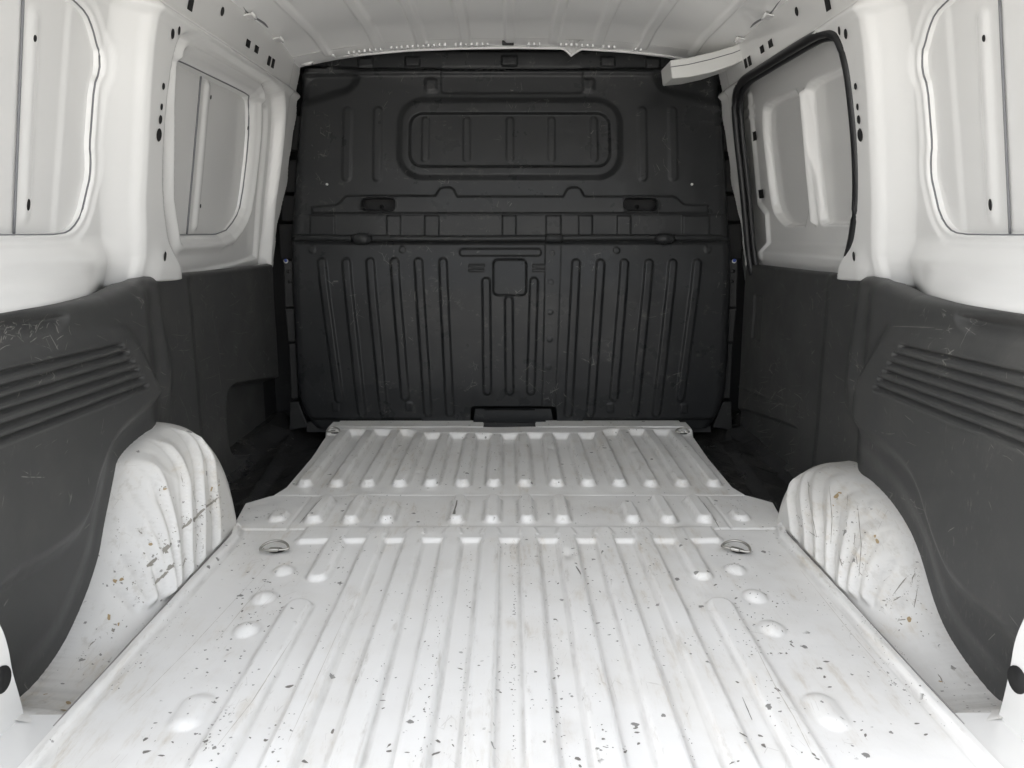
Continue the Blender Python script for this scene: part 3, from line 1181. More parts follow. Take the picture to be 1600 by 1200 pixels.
def up_fn(U, V):
    d = tilt_top(V) + .0 * U
    # header strip sits further forward in the cab
    d = d - .018 * ss(108, 101, V + .00004 * (U - 797) ** 2)
    for a, b in ((555, 579), (630, 653), (784, 808), (942, 964), (1014, 1036), (505, 525)):
        yc = 92 + .00006 * (U - 797) ** 2
        d = d + .008 * up(sd_box(U, V - .00006 * (U - 797) ** 2, a, b, 82, 97, 2), 4)
    # shoulders in the top corners
    lft = sd_poly(U, V, chaikin([(470, 112), (500, 106), (548, 106), (556, 118), (545, 138), (515, 146), (480, 158), (460, 160)], 2), 60)
    d = d - .015 * ss(8, -10, lft)
    rgt = sd_poly(U, V, chaikin([(1140, 160), (1112, 156), (1075, 146), (1040, 140), (1028, 120), (1030, 104), (1140, 100)], 2), 60)
    d = d - .015 * ss(8, -10, rgt)
    # long ridge at the top of the panel
    d = d + .006 * np.exp(-((V - 109 - .00002 * (U - 797) ** 2) / 4.0) ** 2)
    d = d - .004 * up(sd_box(U, V, 688, 912, 100, 143, 6), 5)
    for a in (672, 921):
        d = d + .005 * up(sd_box(U, V, a - 9, a + 9, 120, 140, 5), 8)
    # window-like pressing
    o = sd_box(U, V, 623, 970, 154, 278, 38)
    i = sd_box(U, V, 640, 953, 176, 260, 20)
    d = d + .013 * ss(6, -7, o) - .014 * ss(2.5, -2.5, i)
    for a in (664, 729, 797, 862, 929):
        d = d + .003 * up(sd_cap(U, V, (a, 187), (a, 247), 5.5), 4)
    for a in (541, 589, 1005, 1053):
        d = d + .0035 * up(sd_cap(U, V, (a, 172), (a, 276), 6.5), 5)
    # stiffening shelf
    sh = [(488, 333), (488, 323), (522, 321), (530, 318), (540, 307), (548, 306), (680, 306), (687, 295), (693, 293), (704, 293), (709, 296), (714, 307), (880, 307), (886, 296), (892, 293), (902, 293), (907, 296), (913, 307),
          (1050, 307), (1058, 310), (1068, 320), (1106, 321), (1106, 333)]
    s_ = sd_poly(U, V, sh, 30)
    d = d + .007 * up(s_, 4)
    for a, b in ((485, 503), (503, 524), (605, 626), (664, 686), (785, 806), (853, 876), (904, 925), (964, 985), (1066, 1089), (1089, 1108)):
        d = d + .005 * up(sd_box(U, V, a, b, 337, 372, 1), 2.4)
    d = d + .003 * ss(334, 337, V)
    # grip openings
    for a, b in ((565, 617), (975, 1027)):
        g = sd_box(U, V, a, b, 310, 329, 8)
        d = d + .003 * np.exp(-((g - 1.5) / 2.0) ** 2) - .040 * ss(1.5, -1.5, g)
    d = d + .0012 * noise2(U, V, .02, 33)
    return d


bulk = bulk_sheet(76, 372, 580, 250, up_fn, 'bulkhead', van, M_BULK, keepf=up_keep, label='black pressed steel bulkhead closing off the cab')

ribs_low = [((505, 409), (533, 620)), ((543, 409), (568, 642)), ((580, 409), (602, 642)), ((618, 409), (635, 617)), ((655, 409), (670, 642)), ((693, 409), (704, 642)),
            ((760, 439), (762, 608)), ((795, 468), (796, 608)), ((834, 439), (829, 608)),
            ((899, 411), (887, 642)), ((937, 411), (921, 642)), ((974, 411), (957, 617)), ((1012, 411), (989, 642)), ((1049, 411), (1023, 642)), ((1087, 411), (1060, 618))]


def low_fn(U, V):
    d = .012 + .016 * ss(378, 460, V) * 1.0 - .010 * ss(600, 665, V)
    for a, b in ribs_low:
        d = d + .0075 * up(sd_cap(U, V, a, b, 6.0), 4.0)
    d = d + .006 * up(sd_cap(U, V, (724, 394), (840, 394), 5.5), 3.5)
    d = d + .010 * up(sd_box(U, V, 771, 822, 405, 460, 8), 4)
    for a, b in ((733, 757), (832, 851)):
        for v in (415, 422):
            d = d + .003 * up(sd_box(U, V, a, b, v - 2, v + 2, 1), 2.5)
    # lapped seam strip on the right of centre
    x0 = 877 - (V - 366) * (877 - 866) / 300
    x1 = 852 - (V - 366) * (852 - 846) / 300
    d = d + .004 * up(np.maximum(U - x0, x1 - U), 2.5) + .0025 * ss(-1, 1, U - x0)
    for (a, b) in ((489, 390), (630, 390), (962, 391), (1104, 390), (862, 395), (860, 440), (859, 486), (858, 528), (856, 571), (855, 622)):
        r_ = 5 if a < 700 or a > 900 else 4
        q = np.hypot(U - a, V - b)
        d = d + (.003 if r_ > 4 else .0014) * ss(r_ + 1.4, r_ - 1.4, q)
    for a, b in ((527, 633), (641, 633), (952, 635), (1066, 636)):
        d = d + .003 * up(sd_box(U, V, a - 5, a + 5, b - 7, b + 7, 2), 3)
    # bottom hem
    d = d - .010 * ss(650, 656, V) * ss(1, 0, ((U > 660) & (U < 910)) * 1.0)
    d = d + .0015 * noise2(U, V, .018, 34)
    # top roll under the tube
    d = d - .010 * ss(384, 374, V)
    return d


def low_keep(U, V):
    cut = sd_box(U, V, 736, 869, 633, 700, 7)
    return (cut > 0)


lower = bulk_sheet(370, 668, 580, 250, low_fn, 'lower_panel', bulk, M_BULK, keepf=low_keep, label='black lower bulkhead panel with upright ribs')


def bpt(px, py, d):
    x, z = bulk_xz(np.array(float(px)), np.array(float(py)))
    return W((float(x), YB - d, float(z)))


tube('cross_tube', [bpt(457, 378, -.035), bpt(459, 373, -.012)] + [bpt(u, 372 + .9 * math.sin(u / 90), .012) for u in range(470, 1130, 12)] + [bpt(1136, 374, -.012), bpt(1139, 380, -.035)], .0105, M_BULK, bulk, n=12)
for a in (567, 1037):
    tube('tube_boss', [bpt(a - 15, 373, .014), bpt(a - 8, 373, .020), bpt(a, 373, .023), bpt(a + 8, 373, .020), bpt(a + 15, 373, .014)], [.010, .017, .019, .017, .010], M_BULK, bulk, n=14)
tube('tube_strap', [bpt(853, 372, .014), bpt(854, 372, .015), bpt(876, 372, .015), bpt(877, 372, .014)], [.012, .0145, .0145, .012], M_BULK, bulk, n=14)
# bright rivets
for a, b in ((511, 288), (1081, 288)):
    tube('rivet', [bpt(a, b, -.002), bpt(a, b, .004)], .004, M_CLIP, bulk, n=10)
# dark backs of the grips with a latch hole
for a, b in ((565, 617), (975, 1027)):
    c_ = (a + b) / 2
    slab('grip_back', [bpt(a - 4, 331, -.075), bpt(b + 4, 331, -.075), bpt(b + 4, 308, -.075), bpt(a - 4, 308, -.075)], (0, 1, 0), .002, M_DARK, bulk)
    tube('latch_hole', [bpt(c_, 322, -.074), bpt(c_, 322, -.072)], .0075, M_HOLE, bulk, n=12)
# foot bracket behind the cut-out
slab('foot_bracket', [bpt(738, 664, -.022), bpt(866, 664, -.022), bpt(862, 641, -.026), bpt(742, 641, -.026)], (0, 1, .1), .004, M_BULK, bulk, bevel=.002)
tube('bracket_slot', [bpt(757, 642.5, -.022), bpt(836, 642.5, -.022)], .0022, M_HOLE, bulk, n=6)
# sill below the bulkhead
slab('foot_rail', [bpt(478, 676, -.004), bpt(1112, 676, -.004), bpt(1112, 662, -.020), bpt(478, 662, -.020)], (0, 1, .2), .01, M_DARK, bulk, bevel=.002)
for a, b in ((500, 660), (672, 735), (870, 912), (925, 1085)):
    slab('foot_lug', [bpt(a, 668, .006), bpt(b, 668, .006), bpt(b, 658, .002), bpt(a, 658, .002)], (0, 1, 0), .012, M_BULK, bulk, bevel=.002)

# ---- cab behind, B-pillar trims -----------------------------------
for side in (-1, 1):
    box('dark_backing', min(side * .862, side * .874), max(side * .862, side * .874), 1.70 - VY, 2.775 - VY, -.25, .49, M_DARK, van)  # dark sheet added to hide the pale skin behind liner gaps
cab = mesh('cab_wall', [W(p) for p in ((-1.0, 2.78, -.3), (1.0, 2.78, -.3), (1.0, 2.78, 1.4), (-1.0, 2.78, 1.4))], [(0, 3, 2, 1)], M_DARK, van)
for side in (-1, 1):
    mx = (lambda a: a) if side < 0 else (lambda a: 1596 - a)
    tr = [((443, 408), (459, 408), (460, 480), (445, 480)), ((445, 482), (460, 482), (463, 534), (450, 534)), ((451, 537), (463, 537), (466, 622), (455, 622)), ((453, 628), (466, 628), (482, 668), (452, 672))]
    pt = None
    for q in tr:
        pts = []
        for a, b in q:
            x, z = on_y(mx(a), b, 2.615)
            pts.append(W((x, 2.615, z)))
        if side < 0:
            pts = pts[::-1]
        slab('pillar_trim', pts, (0, 1, 0), .02, M_TRIM, van, bevel=.003)
    for (a, b, mt, r_) in ((444 if side < 0 else 446, 408, M_CLIP, .0075), (444 if side < 0 else 446, 407, M_BLUE, .0055), (448, 424, M_DARK, .006), (450, 440, M_DARK, .006)):
        x, z = on_y(mx(a) + (3 if side < 0 else -3), b, 2.612)
        yy = 2.613 if mt is M_CLIP else 2.611
        tube('trim_clip', [W((x, yy, z)), W((x, yy - .004, z))], r_, mt, van, n=12)
    # dark blocks in the gap beside the upper bulkhead
    for k, (a, b, c, d_) in enumerate(((452, 180, 470, 235), (449, 250, 468, 300), (446, 305, 462, 345), (444, 350, 460, 405))):
        x0, z0 = on_y(mx(a - 6), d_, 2.66)
        x1, z1 = on_y(mx(c), b, 2.66)
        box('gap_block', min(x0, x1), max(x0, x1), 2.66 - VY, 2.70 - VY, min(z0, z1), max(z0, z1), M_GAPBLOCK, van, bevel=.004)

# ---- pale beam by the right roof rail -----------------------------
ft = [(1047, 94), (1075, 90), (1110, 82), (1145, 72), (1172, 61)]
fb = [(1050, 123), (1080, 120), (1112, 113), (1145, 102), (1175, 88)]
yb0 = 2.36
V, Fc = [], []
m = len(ft)
for (a, b) in ft:
    x, z = on_y(a, b, yb0)
    V.append(W((x, yb0, z)))
for (a, b) in fb:
    x, z = on_y(a, b, yb0)
    V.append(W((x, yb0, z)))
for (a, b) in fb:
    x, z = on_y(a, b, yb0)
    V.append(W((x + .0, yb0 + .14, z + .004)))
for (a, b) in ft:
    x, z = on_y(a, b, yb0)
    V.append(W((x, yb0 + .14, z)))
for i in range(m - 1):
    for r_ in range(4):
        Fc.append((r_ * m + i, ((r_ + 1) % 4) * m + i, ((r_ + 1) % 4) * m + i + 1, r_ * m + i + 1))
Fc += [(0, 3 * m, 2 * m, m), (m - 1, 2 * m - 1, 3 * m - 1, 4 * m - 1)]
bm_ = mesh('grab_beam', V, Fc, M_CLIP, van, label='pale curved beam jutting from the right roof rail')
md = bm_.modifiers.new('edge', 'BEVEL')
md.width = .004
md.segments = 3
md.limit_method = 'ANGLE'
md.angle_limit = R(40)
tube('beam_line', [W((on_y(a, b + 11, yb0)[0], yb0 - .001, on_y(a, b + 11, yb0)[1])) for a, b in ft[:]], .0012, M_GAP, bm_, n=5)

# ---- rear posts at the bottom corners -----------------------------
for side in (-1, 1):
    if side < 0:
        edge = [(-40, 900), (2, 975), (14, 1010), (20, 1050), (33, 1092), (46, 1150), (52, 1180)]
    else:
        edge = [(1640, 880), (1600, 962), (1584, 1000), (1578, 1040), (1566, 1095), (1552, 1140), (1545, 1180)]
    e = [on_x(a, b, .672) for a, b in edge]
    pts = [(y, z) for y, z in e]
    poly = [W((side * .672, y, z)) for y, z in chaikin(pts, 2, closed=False)] + [W((side * .672, .935, -.05)), W((side * .672, .70, -.05)), W((side * .672, .70, .34))]
    if side > 0:
        poly = poly[::-1]
    rp = slab('rear_post', poly, (side, 0, 0), .012, M_WHITE, van, bevel=.002)
    y, z = on_x(2 if side < 0 else 1590, 1062, .672)
    tube('post_hole', [W((side * .6735, y, z)), W((side * .6700, y, z))], .018, M_HOLE, rp, n=20)
    # sill corner by the arch foot
    slab('sill_corner', [W((side * .60, .73, .010)), W((side * .70, .73, .010)), W((side * .70, .957, .010)), W((side * .60, .957, .010))][::side], (0, 0, 1), .006, M_WHITE, van, bevel=.002)

# ---- lashing rings ------------------------------------------------
def lashing_ring(px, py, size, rot, zf):
    x, y = on_z(px, py, zf)
    e = empty('lashing_ring', W((x, y, zf)), van)
    V, Fc = [], []
    n = 24
    prof = ((1.05, .0015), (1.0, .001), (.75, .004), (.0, .006))
    for r_, h_ in prof[:-1]:
        for k in range(n):
            a = 2 * math.pi * k / n
            V.append((math.cos(a) * size * .55 * r_ + .004, math.sin(a) * size * .42 * r_, h_))
    V.append((.004, 0, .006))
    for i in range(2):
        for k in range(n):
            l = (k + 1) % n
            Fc.append((i * n + k, i * n + l, (i + 1) * n + l, (i + 1) * n + k))
    for k in range(n):
        Fc.append((2 * n + k, 2 * n + (k + 1) % n, 3 * n))
    mesh('ring_cup', V, Fc, M_DARK, e, smooth=True)
    # D-shaped wire
    pts = [(-size, -size * .35, 0), (size, -size * .35, 0)]
    for k in range(1, 12):
        a = math.pi * k / 12
        pts.append((math.cos(a) * size, -size * .35 + math.sin(a) * size * .85, math.sin(a) * .010))
    pts = chaikin(pts, 2)
    tube('ring_wire', [(p[0], p[1], p[2] + .007) for p in pts], .0027, M_STEEL, e, closed=True, n=8)
    box('ring_bracket', -size * .35, size * .35, -size * .35 - .006, -size * .35 + .006, .004, .012, M_STEEL, e, bevel=.003)
    e.rotation_euler = (0, 0, rot)
    return e


lashing_ring(430, 861, .030, R(4), .0065)
lashing_ring(1151, 861, .030, R(-32), .0065)
lashing_ring(521, 677, .021, R(0), .030)
lashing_ring(1066, 678, .021, R(-10), .030)

# ---- outer skin and underbody of the van: unseen, added to stop light leaking in ----------------------------------------
prof = [(.80, -.30), (.90, -.25), (.925, .2), (.925, .55), (.90, .62), (.86, .95), (.80, 1.22), (.74, 1.30), (.55, 1.335), (.2, 1.35)]
prof = prof + [(-x, z) for x, z in reversed(prof)]
yv = [.70, .80, 1.5, 2.2, 2.80]
V = [W((x, y, z)) for y in yv for x, z in prof]
n = len(prof)
Fc = []
for j in range(len(yv) - 1):
    for i in range(n):
        l = (i + 1) % n
        Fc.append((j * n + i, j * n + l, (j + 1) * n + l, (j + 1) * n + i))
Fc.append(tuple((len(yv) - 1) * n + i for i in range(n)))
mesh('outer_skin', V, Fc, M_WHITE, van, smooth=False)
slab('underbody', [W((-.86, .74, -.29)), W((.86, .74, -.29)), W((.86, 2.79, -.29)), W((-.86, 2.79, -.29))], (0, 0, 1), .02, M_DARK, van)
for side in (-1, 1):
    slab('lower_apron', [W((side * .60, .735, -.27)), W((side * .80, .735, -.27)), W((side * .80, .735, .02)), W((side * .60, .735, .0))][::-side], (0, 1, 0), .01, M_WHITE, van)
slab('rear_apron', [W((-.62, .725, -.28)), W((.62, .725, -.28)), W((.62, .725, -.06)), W((-.62, .725, -.06))], (0, 1, 0), .008, M_WHITE, van)
# rear frame closing the cavity between outer skin and lining
for side in (-1, 1):
    slab('rear_frame', [W((side * .76, .735, -.2)), W((side * .92, .735, -.2)), W((side * .92, .735, .6)), W((side * .80, .735, 1.25)), W((side * .66, .735, 1.25)), W((side * .80, .735, .60))][::-side], (0, 1, 0), .02, M_WHITE, van)
slab('rear_header', [W((-.80, .735, 1.25)), W((.80, .735, 1.25)), W((.70, .735, 1.33)), W((-.70, .735, 1.33))], (0, 1, 0), .02, M_WHITE, van)

# ---- wear with a shape of its own ---------------------------------
bpy.context.view_layer.update()


def cast(o, px, py):
    d = Vector(ray(px, py))
    org = o.matrix_world.inverted() @ Vector((0, 0, CAMZ))
    ok, loc, nor, _i = o.ray_cast(org, d)
    return (loc, nor) if ok else (None, None)


def marks(name, o, chips, strokes, mat):
    """small flakes and strokes lying on the surface of o, 0.4 mm proud; coordinates measured on the photograph"""
    V, Fc = [], []
    for (px, py, r) in chips:
        loc, nor = cast(o, px, py)
        if loc is None:
            continue
        a = nor.orthogonal().normalized()
        b = nor.cross(a)
        n = random.randint(6, 9)
        k = len(V)
        sx, sy = random.uniform(.8, 1.8), random.uniform(.45, .95)
        ph = random.uniform(0, 6)
        for i in range(n):
            t = 2 * math.pi * i / n
            rr = r * random.uniform(.55, 1.15)
            rr *= random.uniform(.7, 1.1)
            u, v = math.cos(t) * rr * sx, math.sin(t) * rr * sy
            u, v = u * math.cos(ph) - v * math.sin(ph), u * math.sin(ph) + v * math.cos(ph)
            V.append(loc + a * u + b * v + nor * .0004)
        Fc.append(tuple(range(k, k + n)))
    for (pts, wd) in strokes:
        prev = None
        dens = []
        for (p, q) in zip(pts[:-1], pts[1:]):
            m = max(2, int(math.hypot(p[0] - q[0], p[1] - q[1]) / 5))
            dens += [(p[0] + (q[0] - p[0]) * i / m, p[1] + (q[1] - p[1]) * i / m) for i in range(m)]
        dens.append(pts[-1])
        P_ = [(cast(o, a, b)) for a, b in dens]
        P_ = [(l, n_) for l, n_ in P_ if l is not None]
        if len(P_) < 2:
            continue
        k = len(V)
        m = len(P_)
        for i, (l, n_) in enumerate(P_):
            t = (P_[min(i + 1, m - 1)][0] - P_[max(i - 1, 0)][0])
            if t.length < 1e-6:
                t = n_.orthogonal()
            s_ = t.normalized().cross(n_).normalized()
            ww = wd * (random.uniform(.45, 1.1)) * (.35 + .65 * math.sin(math.pi * (i + .3) / (m)))
            j = s_ * random.uniform(-.2, .2) * wd
            V.append(l + s_ * ww + j + n_ * .0005)
            V.append(l - s_ * ww + j + n_ * .0005)
        for i in range(m - 1):
            if (P_[i][0] - P_[i + 1][0]).length < .06:
                Fc.append((k + 2 * i, k + 2 * i + 1, k + 2 * i + 3, k + 2 * i + 2))
    if Fc:
        mesh(name, V, Fc, mat, o, kind='stuff')


rs = random.Random(3)


def broken(strokes, k=1.0):
    """turn a scrape into a trail of flakes with short torn bits between"""
    chips, bits = [], []
    for pts, wd in strokes:
        for (p, q) in zip(pts[:-1], pts[1:]):
            L = math.hypot(q[0] - p[0], q[1] - p[1])
            for _ in range(max(2, int(L / 3.2 * k))):
                t = rs.random()
                chips.append((p[0] + (q[0] - p[0]) * t + rs.gauss(0, 1.3), p[1] + (q[1] - p[1]) * t + rs.gauss(0, 1.3), max(.0009, wd * rs.uniform(.25, .85))))
            if wd < .0025 or rs.random() < .5:
                a, b = sorted((rs.random(), rs.random()))
                if b - a > .15:
                    bits.append(([(p[0] + (q[0] - p[0]) * a, p[1] + (q[1] - p[1]) * a), (p[0] + (q[0] - p[0]) * (a + b) / 2 + rs.gauss(0, .8), p[1] + (q[1] - p[1]) * (a + b) / 2), (p[0] + (q[0] - p[0]) * b, p[1] + (q[1] - p[1]) * b)], min(wd, .0011)))
    return chips, bits


fl = []
# chips measured one by one
for (a, b, r) in ((343, 882, 2.2), (452, 1073, 3), (297, 1092, 2.4), (270, 1160, 2), (228, 1155, 2.6), (228, 1175, 2.8), (321, 1159, 3), (243, 1130, 2), (252, 1181, 2), (344, 1142, 1.6), (391, 1153, 2), (415, 1157, 2.4),
                  (520, 1143, 2.6), (435, 1190, 2), (476, 1190, 2.8), (599, 1085, 1.8), (597, 1095, 1.8), (599, 1107, 1.6), (608, 1165, 2.2), (608, 1174, 2.6), (680, 1178, 3.4), (684, 1158, 2), (708, 1165, 2.2), (719, 1045, 2.4),
                  (748, 1040, 1.8), (782, 1082, 2), (780, 1050, 1.8), (637, 1176, 1.6), (867, 968, 2.6), (868, 968, 1.8), (866, 1060, 2), (870, 1112, 2.2), (993, 1138, 2.6), (994, 1145, 2), (977, 1175, 2.8), (904, 1186, 2.8), (906, 1197, 3.4),
                  (942, 1155, 2.2), (998, 1162, 2), (1161, 1148, 2.8), (1165, 1161, 1.8), (1194, 1166, 2.4), (1152, 1066, 2.6), (1215, 1078, 3.2), (1188, 1150, 1.8), (1291, 1034, 2.4), (1288, 1058, 1.8), (1296, 1074, 2), (1335, 1128, 1.8),
                  (1346, 1141, 1.8), (1352, 1149, 2.6), (1432, 1131, 2.2), (1446, 1148, 1.8), (1271, 1179, 2.2), (1277, 1186, 2), (1144, 1192, 2), (1153, 1190, 2), (1222, 986, 2.4), (1236, 1003, 3), (1238, 1009, 2.4), (1229, 1021, 1.6),
                  (1150, 935, 2.4), (1207, 940, 2), (1196, 929, 1.8), (1213, 948, 1.6), (1106, 893, 2.4), (1118, 914, 2.4), (1046, 894, 1.6), (1200, 978, 1.6), (1177, 978, 1.4), (1204, 1021, 1.6), (1220, 1021, 1.6),
                  (393, 925, 2.8), (380, 935, 2), (378, 944, 2), (378, 955, 2), (437, 932, 1.8), (438, 942, 1.8), (440, 950, 1.6), (403, 970, 1.8), (419, 979, 1.8), (420, 990, 1.6), (529, 887, 2.4), (596, 923, 1.8), (531, 914, 1.4),
                  (460, 896, 1.6), (415, 906, 1.6), (422, 910, 1.6), (412, 857, 1.4), (520, 860, 1.4), (872, 912, 2.2), (919, 912, 2.2), (928, 874, 2.4), (915, 889, 2.2), (858, 909, 1.8), (853, 938, 1.6), (830, 912, 1.6),
                  (803, 945, 1.6), (803, 960, 1.4), (803, 1003, 1.6), (780, 1027, 1.2), (800, 1040, 1.4), (1058, 907, 1.4), (955, 906, 1.4)):
    fl.append((a, b, r * .0016))
# loose scatter following the valleys between ribs
for (x0, y0, x1, y1, n, sp) in ((676, 880, 655, 1190, 40, 5), (735, 860, 723, 1190, 45, 4), (803, 860, 803, 1195, 55, 3), (862, 870, 878, 1190, 40, 4), (912, 870, 945, 1190, 30, 5), (985, 880, 1085, 1190, 26, 7),
                                (690, 870, 668, 1190, 30, 4), (300, 930, 180, 1080, 40, 10), (1340, 960, 1440, 1100, 40, 12), (1120, 900, 1250, 1190, 30, 8), (545, 860, 420, 1180, 26, 9), (365, 1100, 300, 1195, 20, 4),
                                (1232, 890, 1430, 1100, 26, 9), (600, 700, 560, 755, 30, 8), (705, 700, 690, 760, 22, 6), (640, 700, 620, 760, 20, 5), (1000, 800, 980, 830, 26, 9), (905, 788, 900, 815, 20, 7), (430, 790, 450, 820, 10, 8)):
    for _ in range(n):
        t = rs.random()
        fl.append((x0 + (x1 - x0) * t + rs.gauss(0, sp), y0 + (y1 - y0) * t + rs.gauss(0, 3), rs.uniform(.0007, .0016) * (1 if y0 < 850 else (1 + .6 * (rs.random() ** 3)))))
for (cx, cy, r0) in ((405, 940, 36), (1188, 945, 34), (380, 996, 36), (1204, 1000, 36), (437, 897, 28), (1153, 897, 28), (1130, 800, 24)):
    for _ in range(16):
        a = rs.uniform(0, 6.28)
        fl.append((cx + math.cos(a) * r0 * rs.uniform(.9, 1.1), cy + math.sin(a) * r0 * .6 * rs.uniform(.9, 1.15), rs.uniform(.0009, .0022)))
strk = [([(714, 782), (711, 796), (708, 810)], .0035), ([(503, 778), (485, 798), (468, 818)], .0012), ([(1096, 782), (1112, 805), (1126, 828)], .0012), ([(900, 885), (908, 898)], .0018), ([(1160, 1090), (1175, 1125)], .0007)]
marks('paint_chips', floor, fl, strk, M_CHIP)
marks('faint_scratches', floor, [], [([(455, 1000), (420, 1055), (395, 1095), (340, 1165)], .0007), ([(1180, 1010), (1210, 1070), (1240, 1120), (1270, 1180)], .0007), ([(420, 905), (380, 950), (340, 1000)], .0006), ([(1250, 890), (1330, 990), (1400, 1070)], .0005), ([(545, 950), (500, 1050), (450, 1160)], .0005), ([(420, 880), (300, 1010), (200, 1110)], .0005)], M_FAINT)
# left arch scrapes
cl = [(262, 856, .005), (284, 808, .004), (258, 850, .0035), (328, 800, .005), (316, 806, .005), (303, 815, .004), (176, 985, .006), (180, 976, .005), (238, 903, .003), (221, 922, .003), (208, 910, .003)]
sl_ = [([(340, 778), (322, 792), (304, 810), (284, 826)], .0045), ([(268, 848), (256, 860)], .007), ([(245, 872), (230, 885)], .005), ([(238, 880), (232, 884)], .008), ([(262, 893), (240, 914)], .004), ([(272, 880), (262, 890)], .005),
       ([(258, 760), (241, 772)], .0035), ([(300, 758), (306, 790), (308, 812)], .001), ([(318, 820), (308, 838), (306, 862), (316, 866), (318, 845)], .001), ([(186, 812), (182, 845)], .0008), ([(210, 822), (238, 850)], .0012),
       ([(196, 920), (215, 908)], .002), ([(120, 1030), (150, 1000), (170, 990)], .001), ([(225, 940), (212, 932)], .003), ([(344, 790), (350, 800), (345, 815)], .002), ([(290, 870), (284, 890)], .002), ([(280, 730), (287, 760)], .0008)]
c2, b2 = broken(sl_)
b2 += [(p_, w_ * .8) for p_, w_ in sl_[:6]]
for _ in range(70):
    t = rs.random()
    c2.append((345 - 175 * t + rs.gauss(0, 12), 770 + 150 * t + rs.gauss(0, 14), rs.uniform(.0008, .0020)))
marks('paint_scrapes', arch[-1], [(a, b, r_ * .6) for a, b, r_ in cl] + c2, b2, M_SCRAPE)
cr = [(1308, 780, .005), (1308, 800, .004), (1309, 808, .004), (1408, 975, .005), (1405, 985, .004), (1348, 783, .003), (1335, 800, .003), (1340, 796, .003), (1252, 822, .005), (1318, 878, .003)]
sr = [([(1243, 800), (1252, 822), (1256, 828)], .003), ([(1260, 828), (1280, 840)], .0012), ([(1310, 862), (1316, 885)], .0022), ([(1375, 955), (1395, 930), (1418, 900), (1435, 885)], .0012), ([(1392, 955), (1393, 940), (1420, 925), (1432, 890)], .0012),
      ([(1375, 942), (1390, 932)], .003), ([(1428, 950), (1434, 915), (1436, 890)], .0012), ([(1506, 1098), (1530, 1124)], .003), ([(1460, 1045), (1478, 1075)], .0012), ([(1336, 850), (1340, 890), (1348, 900)], .001), ([(1398, 1010), (1420, 1030)], .0015),
      ([(1262, 750), (1268, 770)], .0012), ([(1336, 830), (1334, 860)], .001), ([(1395, 970), (1415, 968)], .002), ([(1325, 770), (1322, 810), (1326, 850)], .0006)]
c2, b2 = broken(sr)
b2 += [([(1262, 750), (1266, 790), (1276, 840)], .0009), ([(1296, 760), (1300, 810), (1298, 850)], .0008), ([(1340, 790), (1346, 850), (1342, 900)], .0009)]
for _ in range(70):
    t = rs.random()
    c2.append((1255 + 200 * t + rs.gauss(0, 12), 790 + 190 * t + rs.gauss(0, 16), rs.uniform(.0008, .0018)))
marks('paint_scrapes', arch[1], [(a, b, r_ * .6) for a, b, r_ in cr] + c2, b2, M_SCRAPE)
marks('rust_stains', arch[-1], [(170, 965, .006), (185, 975, .004), (100, 1110, .007), (108, 1098, .006), (95, 1120, .005), (190, 905, .005), (180, 908, .005), (330, 765, .005), (342, 758, .004), (70, 1085, .004), (258, 764, .004), (235, 850, .004)], [], M_SCUFF)
marks('rust_stains', arch[1], [(1306, 776, .009), (1312, 770, .005), (1370, 845, .006), (1367, 838, .004), (1420, 968, .006), (1470, 1065, .004), (1302, 790, .004)], [], M_SCUFF)

# pale scuffs on the plastic and the bulkhead
def rnd_scr(x0, x1, y0, y1, n, lmin, lmax, wd):
    o = []
    for _ in range(n):
        a, b = rs.uniform(x0, x1), rs.uniform(y0, y1)
        t = rs.uniform(0, math.pi)
        L = rs.uniform(lmin, lmax)
        m = [(a, b)]
        for i in range(3):
            t += rs.uniform(-.35, .35)
            m.append((m[-1][0] + math.cos(t) * L / 3, m[-1][1] + math.sin(t) * L / 3))
        o.append((m, wd * rs.uniform(.5, 1.2)))
    return o


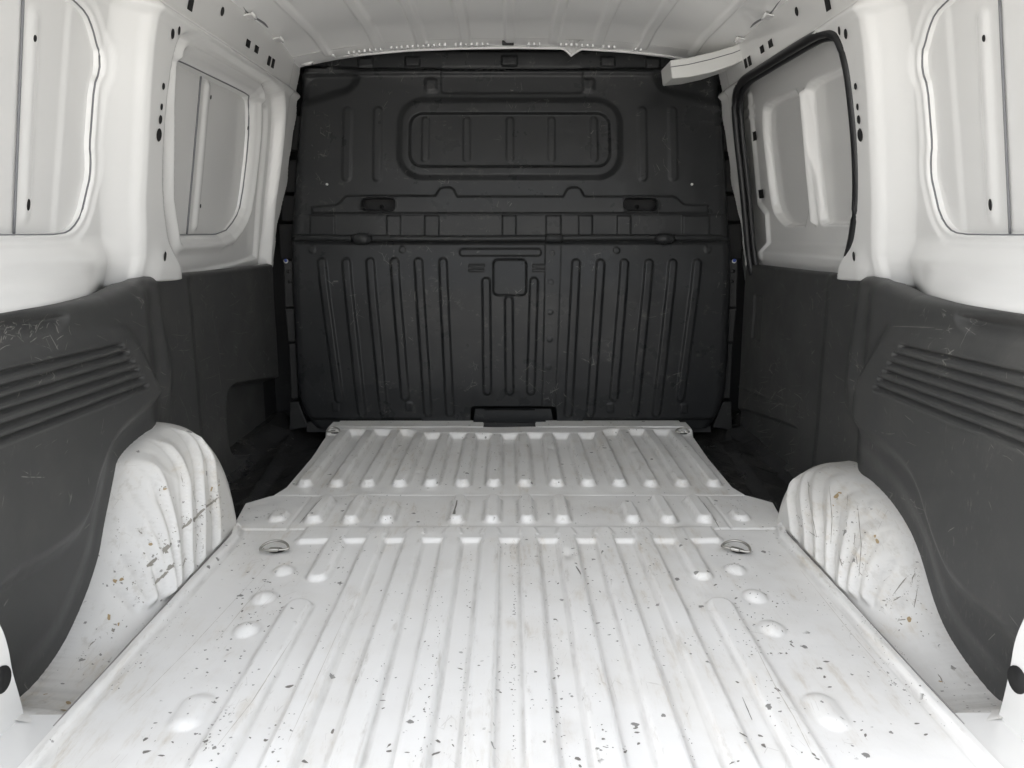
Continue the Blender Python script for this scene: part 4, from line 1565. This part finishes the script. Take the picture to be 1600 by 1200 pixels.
s_l = rnd_scr(250, 440, 440, 660, 70, 5, 22, .0006) + rnd_scr(0, 240, 480, 620, 26, 5, 24, .0006) + rnd_scr(0, 110, 497, 528, 40, 4, 16, .0009) + rnd_scr(60, 240, 600, 760, 12, 5, 14, .0005)
s_l += [([(75, 490), (62, 505), (55, 520)], .0008), ([(278, 615), (290, 640), (296, 665)], .0007), ([(388, 565), (400, 585)], .0008), ([(340, 570), (346, 610)], .0008)]
marks('scuffs', liner[-1], [], s_l, M_LIGHTSCR)
s_r = rnd_scr(1150, 1330, 440, 660, 70, 5, 20, .0006) + rnd_scr(1330, 1600, 540, 720, 20, 5, 20, .0005) + rnd_scr(1150, 1250, 600, 760, 90, 4, 24, .0012) + rnd_scr(1460, 1560, 780, 850, 3, 10, 20, .0007)
s_r += [([(1182, 468), (1186, 530)], .0008), ([(1545, 1000), (1555, 990)], .001), ([(1395, 510), (1460, 512)], .0006)]
marks('scuffs', liner[1], [], s_r, M_LIGHTSCR)
s_b = rnd_scr(480, 1120, 400, 640, 60, 3, 14, .0006) + rnd_scr(640, 720, 585, 615, 24, 5, 14, .0008) + rnd_scr(1080, 1110, 620, 650, 8, 3, 12, .0008) + rnd_scr(690, 700, 455, 480, 6, 6, 12, .0007)
s_b += [([(539, 512), (548, 510), (552, 512)], .0014), ([(497, 548), (505, 562), (511, 575)], .0008), ([(1108, 535), (1110, 555)], .001), ([(1027, 450), (1040, 452)], .0012), ([(608, 396), (624, 404)], .0006), ([(836, 398), (831, 393)], .0018)]
marks('scuffs', lower, [], s_b, M_LIGHTSCR)
s_u = rnd_scr(640, 960, 165, 260, 10, 3, 8, .0009) + rnd_scr(480, 1100, 140, 330, 16, 3, 9, .0006) + [([(763, 213), (768, 210)], .003), ([(715, 354), (722, 354)], .0018), ([(672, 309), (754, 309)], .0005), ([(795, 187), (799, 192)], .0016), ([(722, 180), (727, 185)], .0016), ([(928, 218), (932, 220)], .0016), ([(594, 199), (598, 197)], .0016)]
marks('scuffs', bulk, [(511 + 0, 1, .0)], s_u, M_LIGHTSCR)
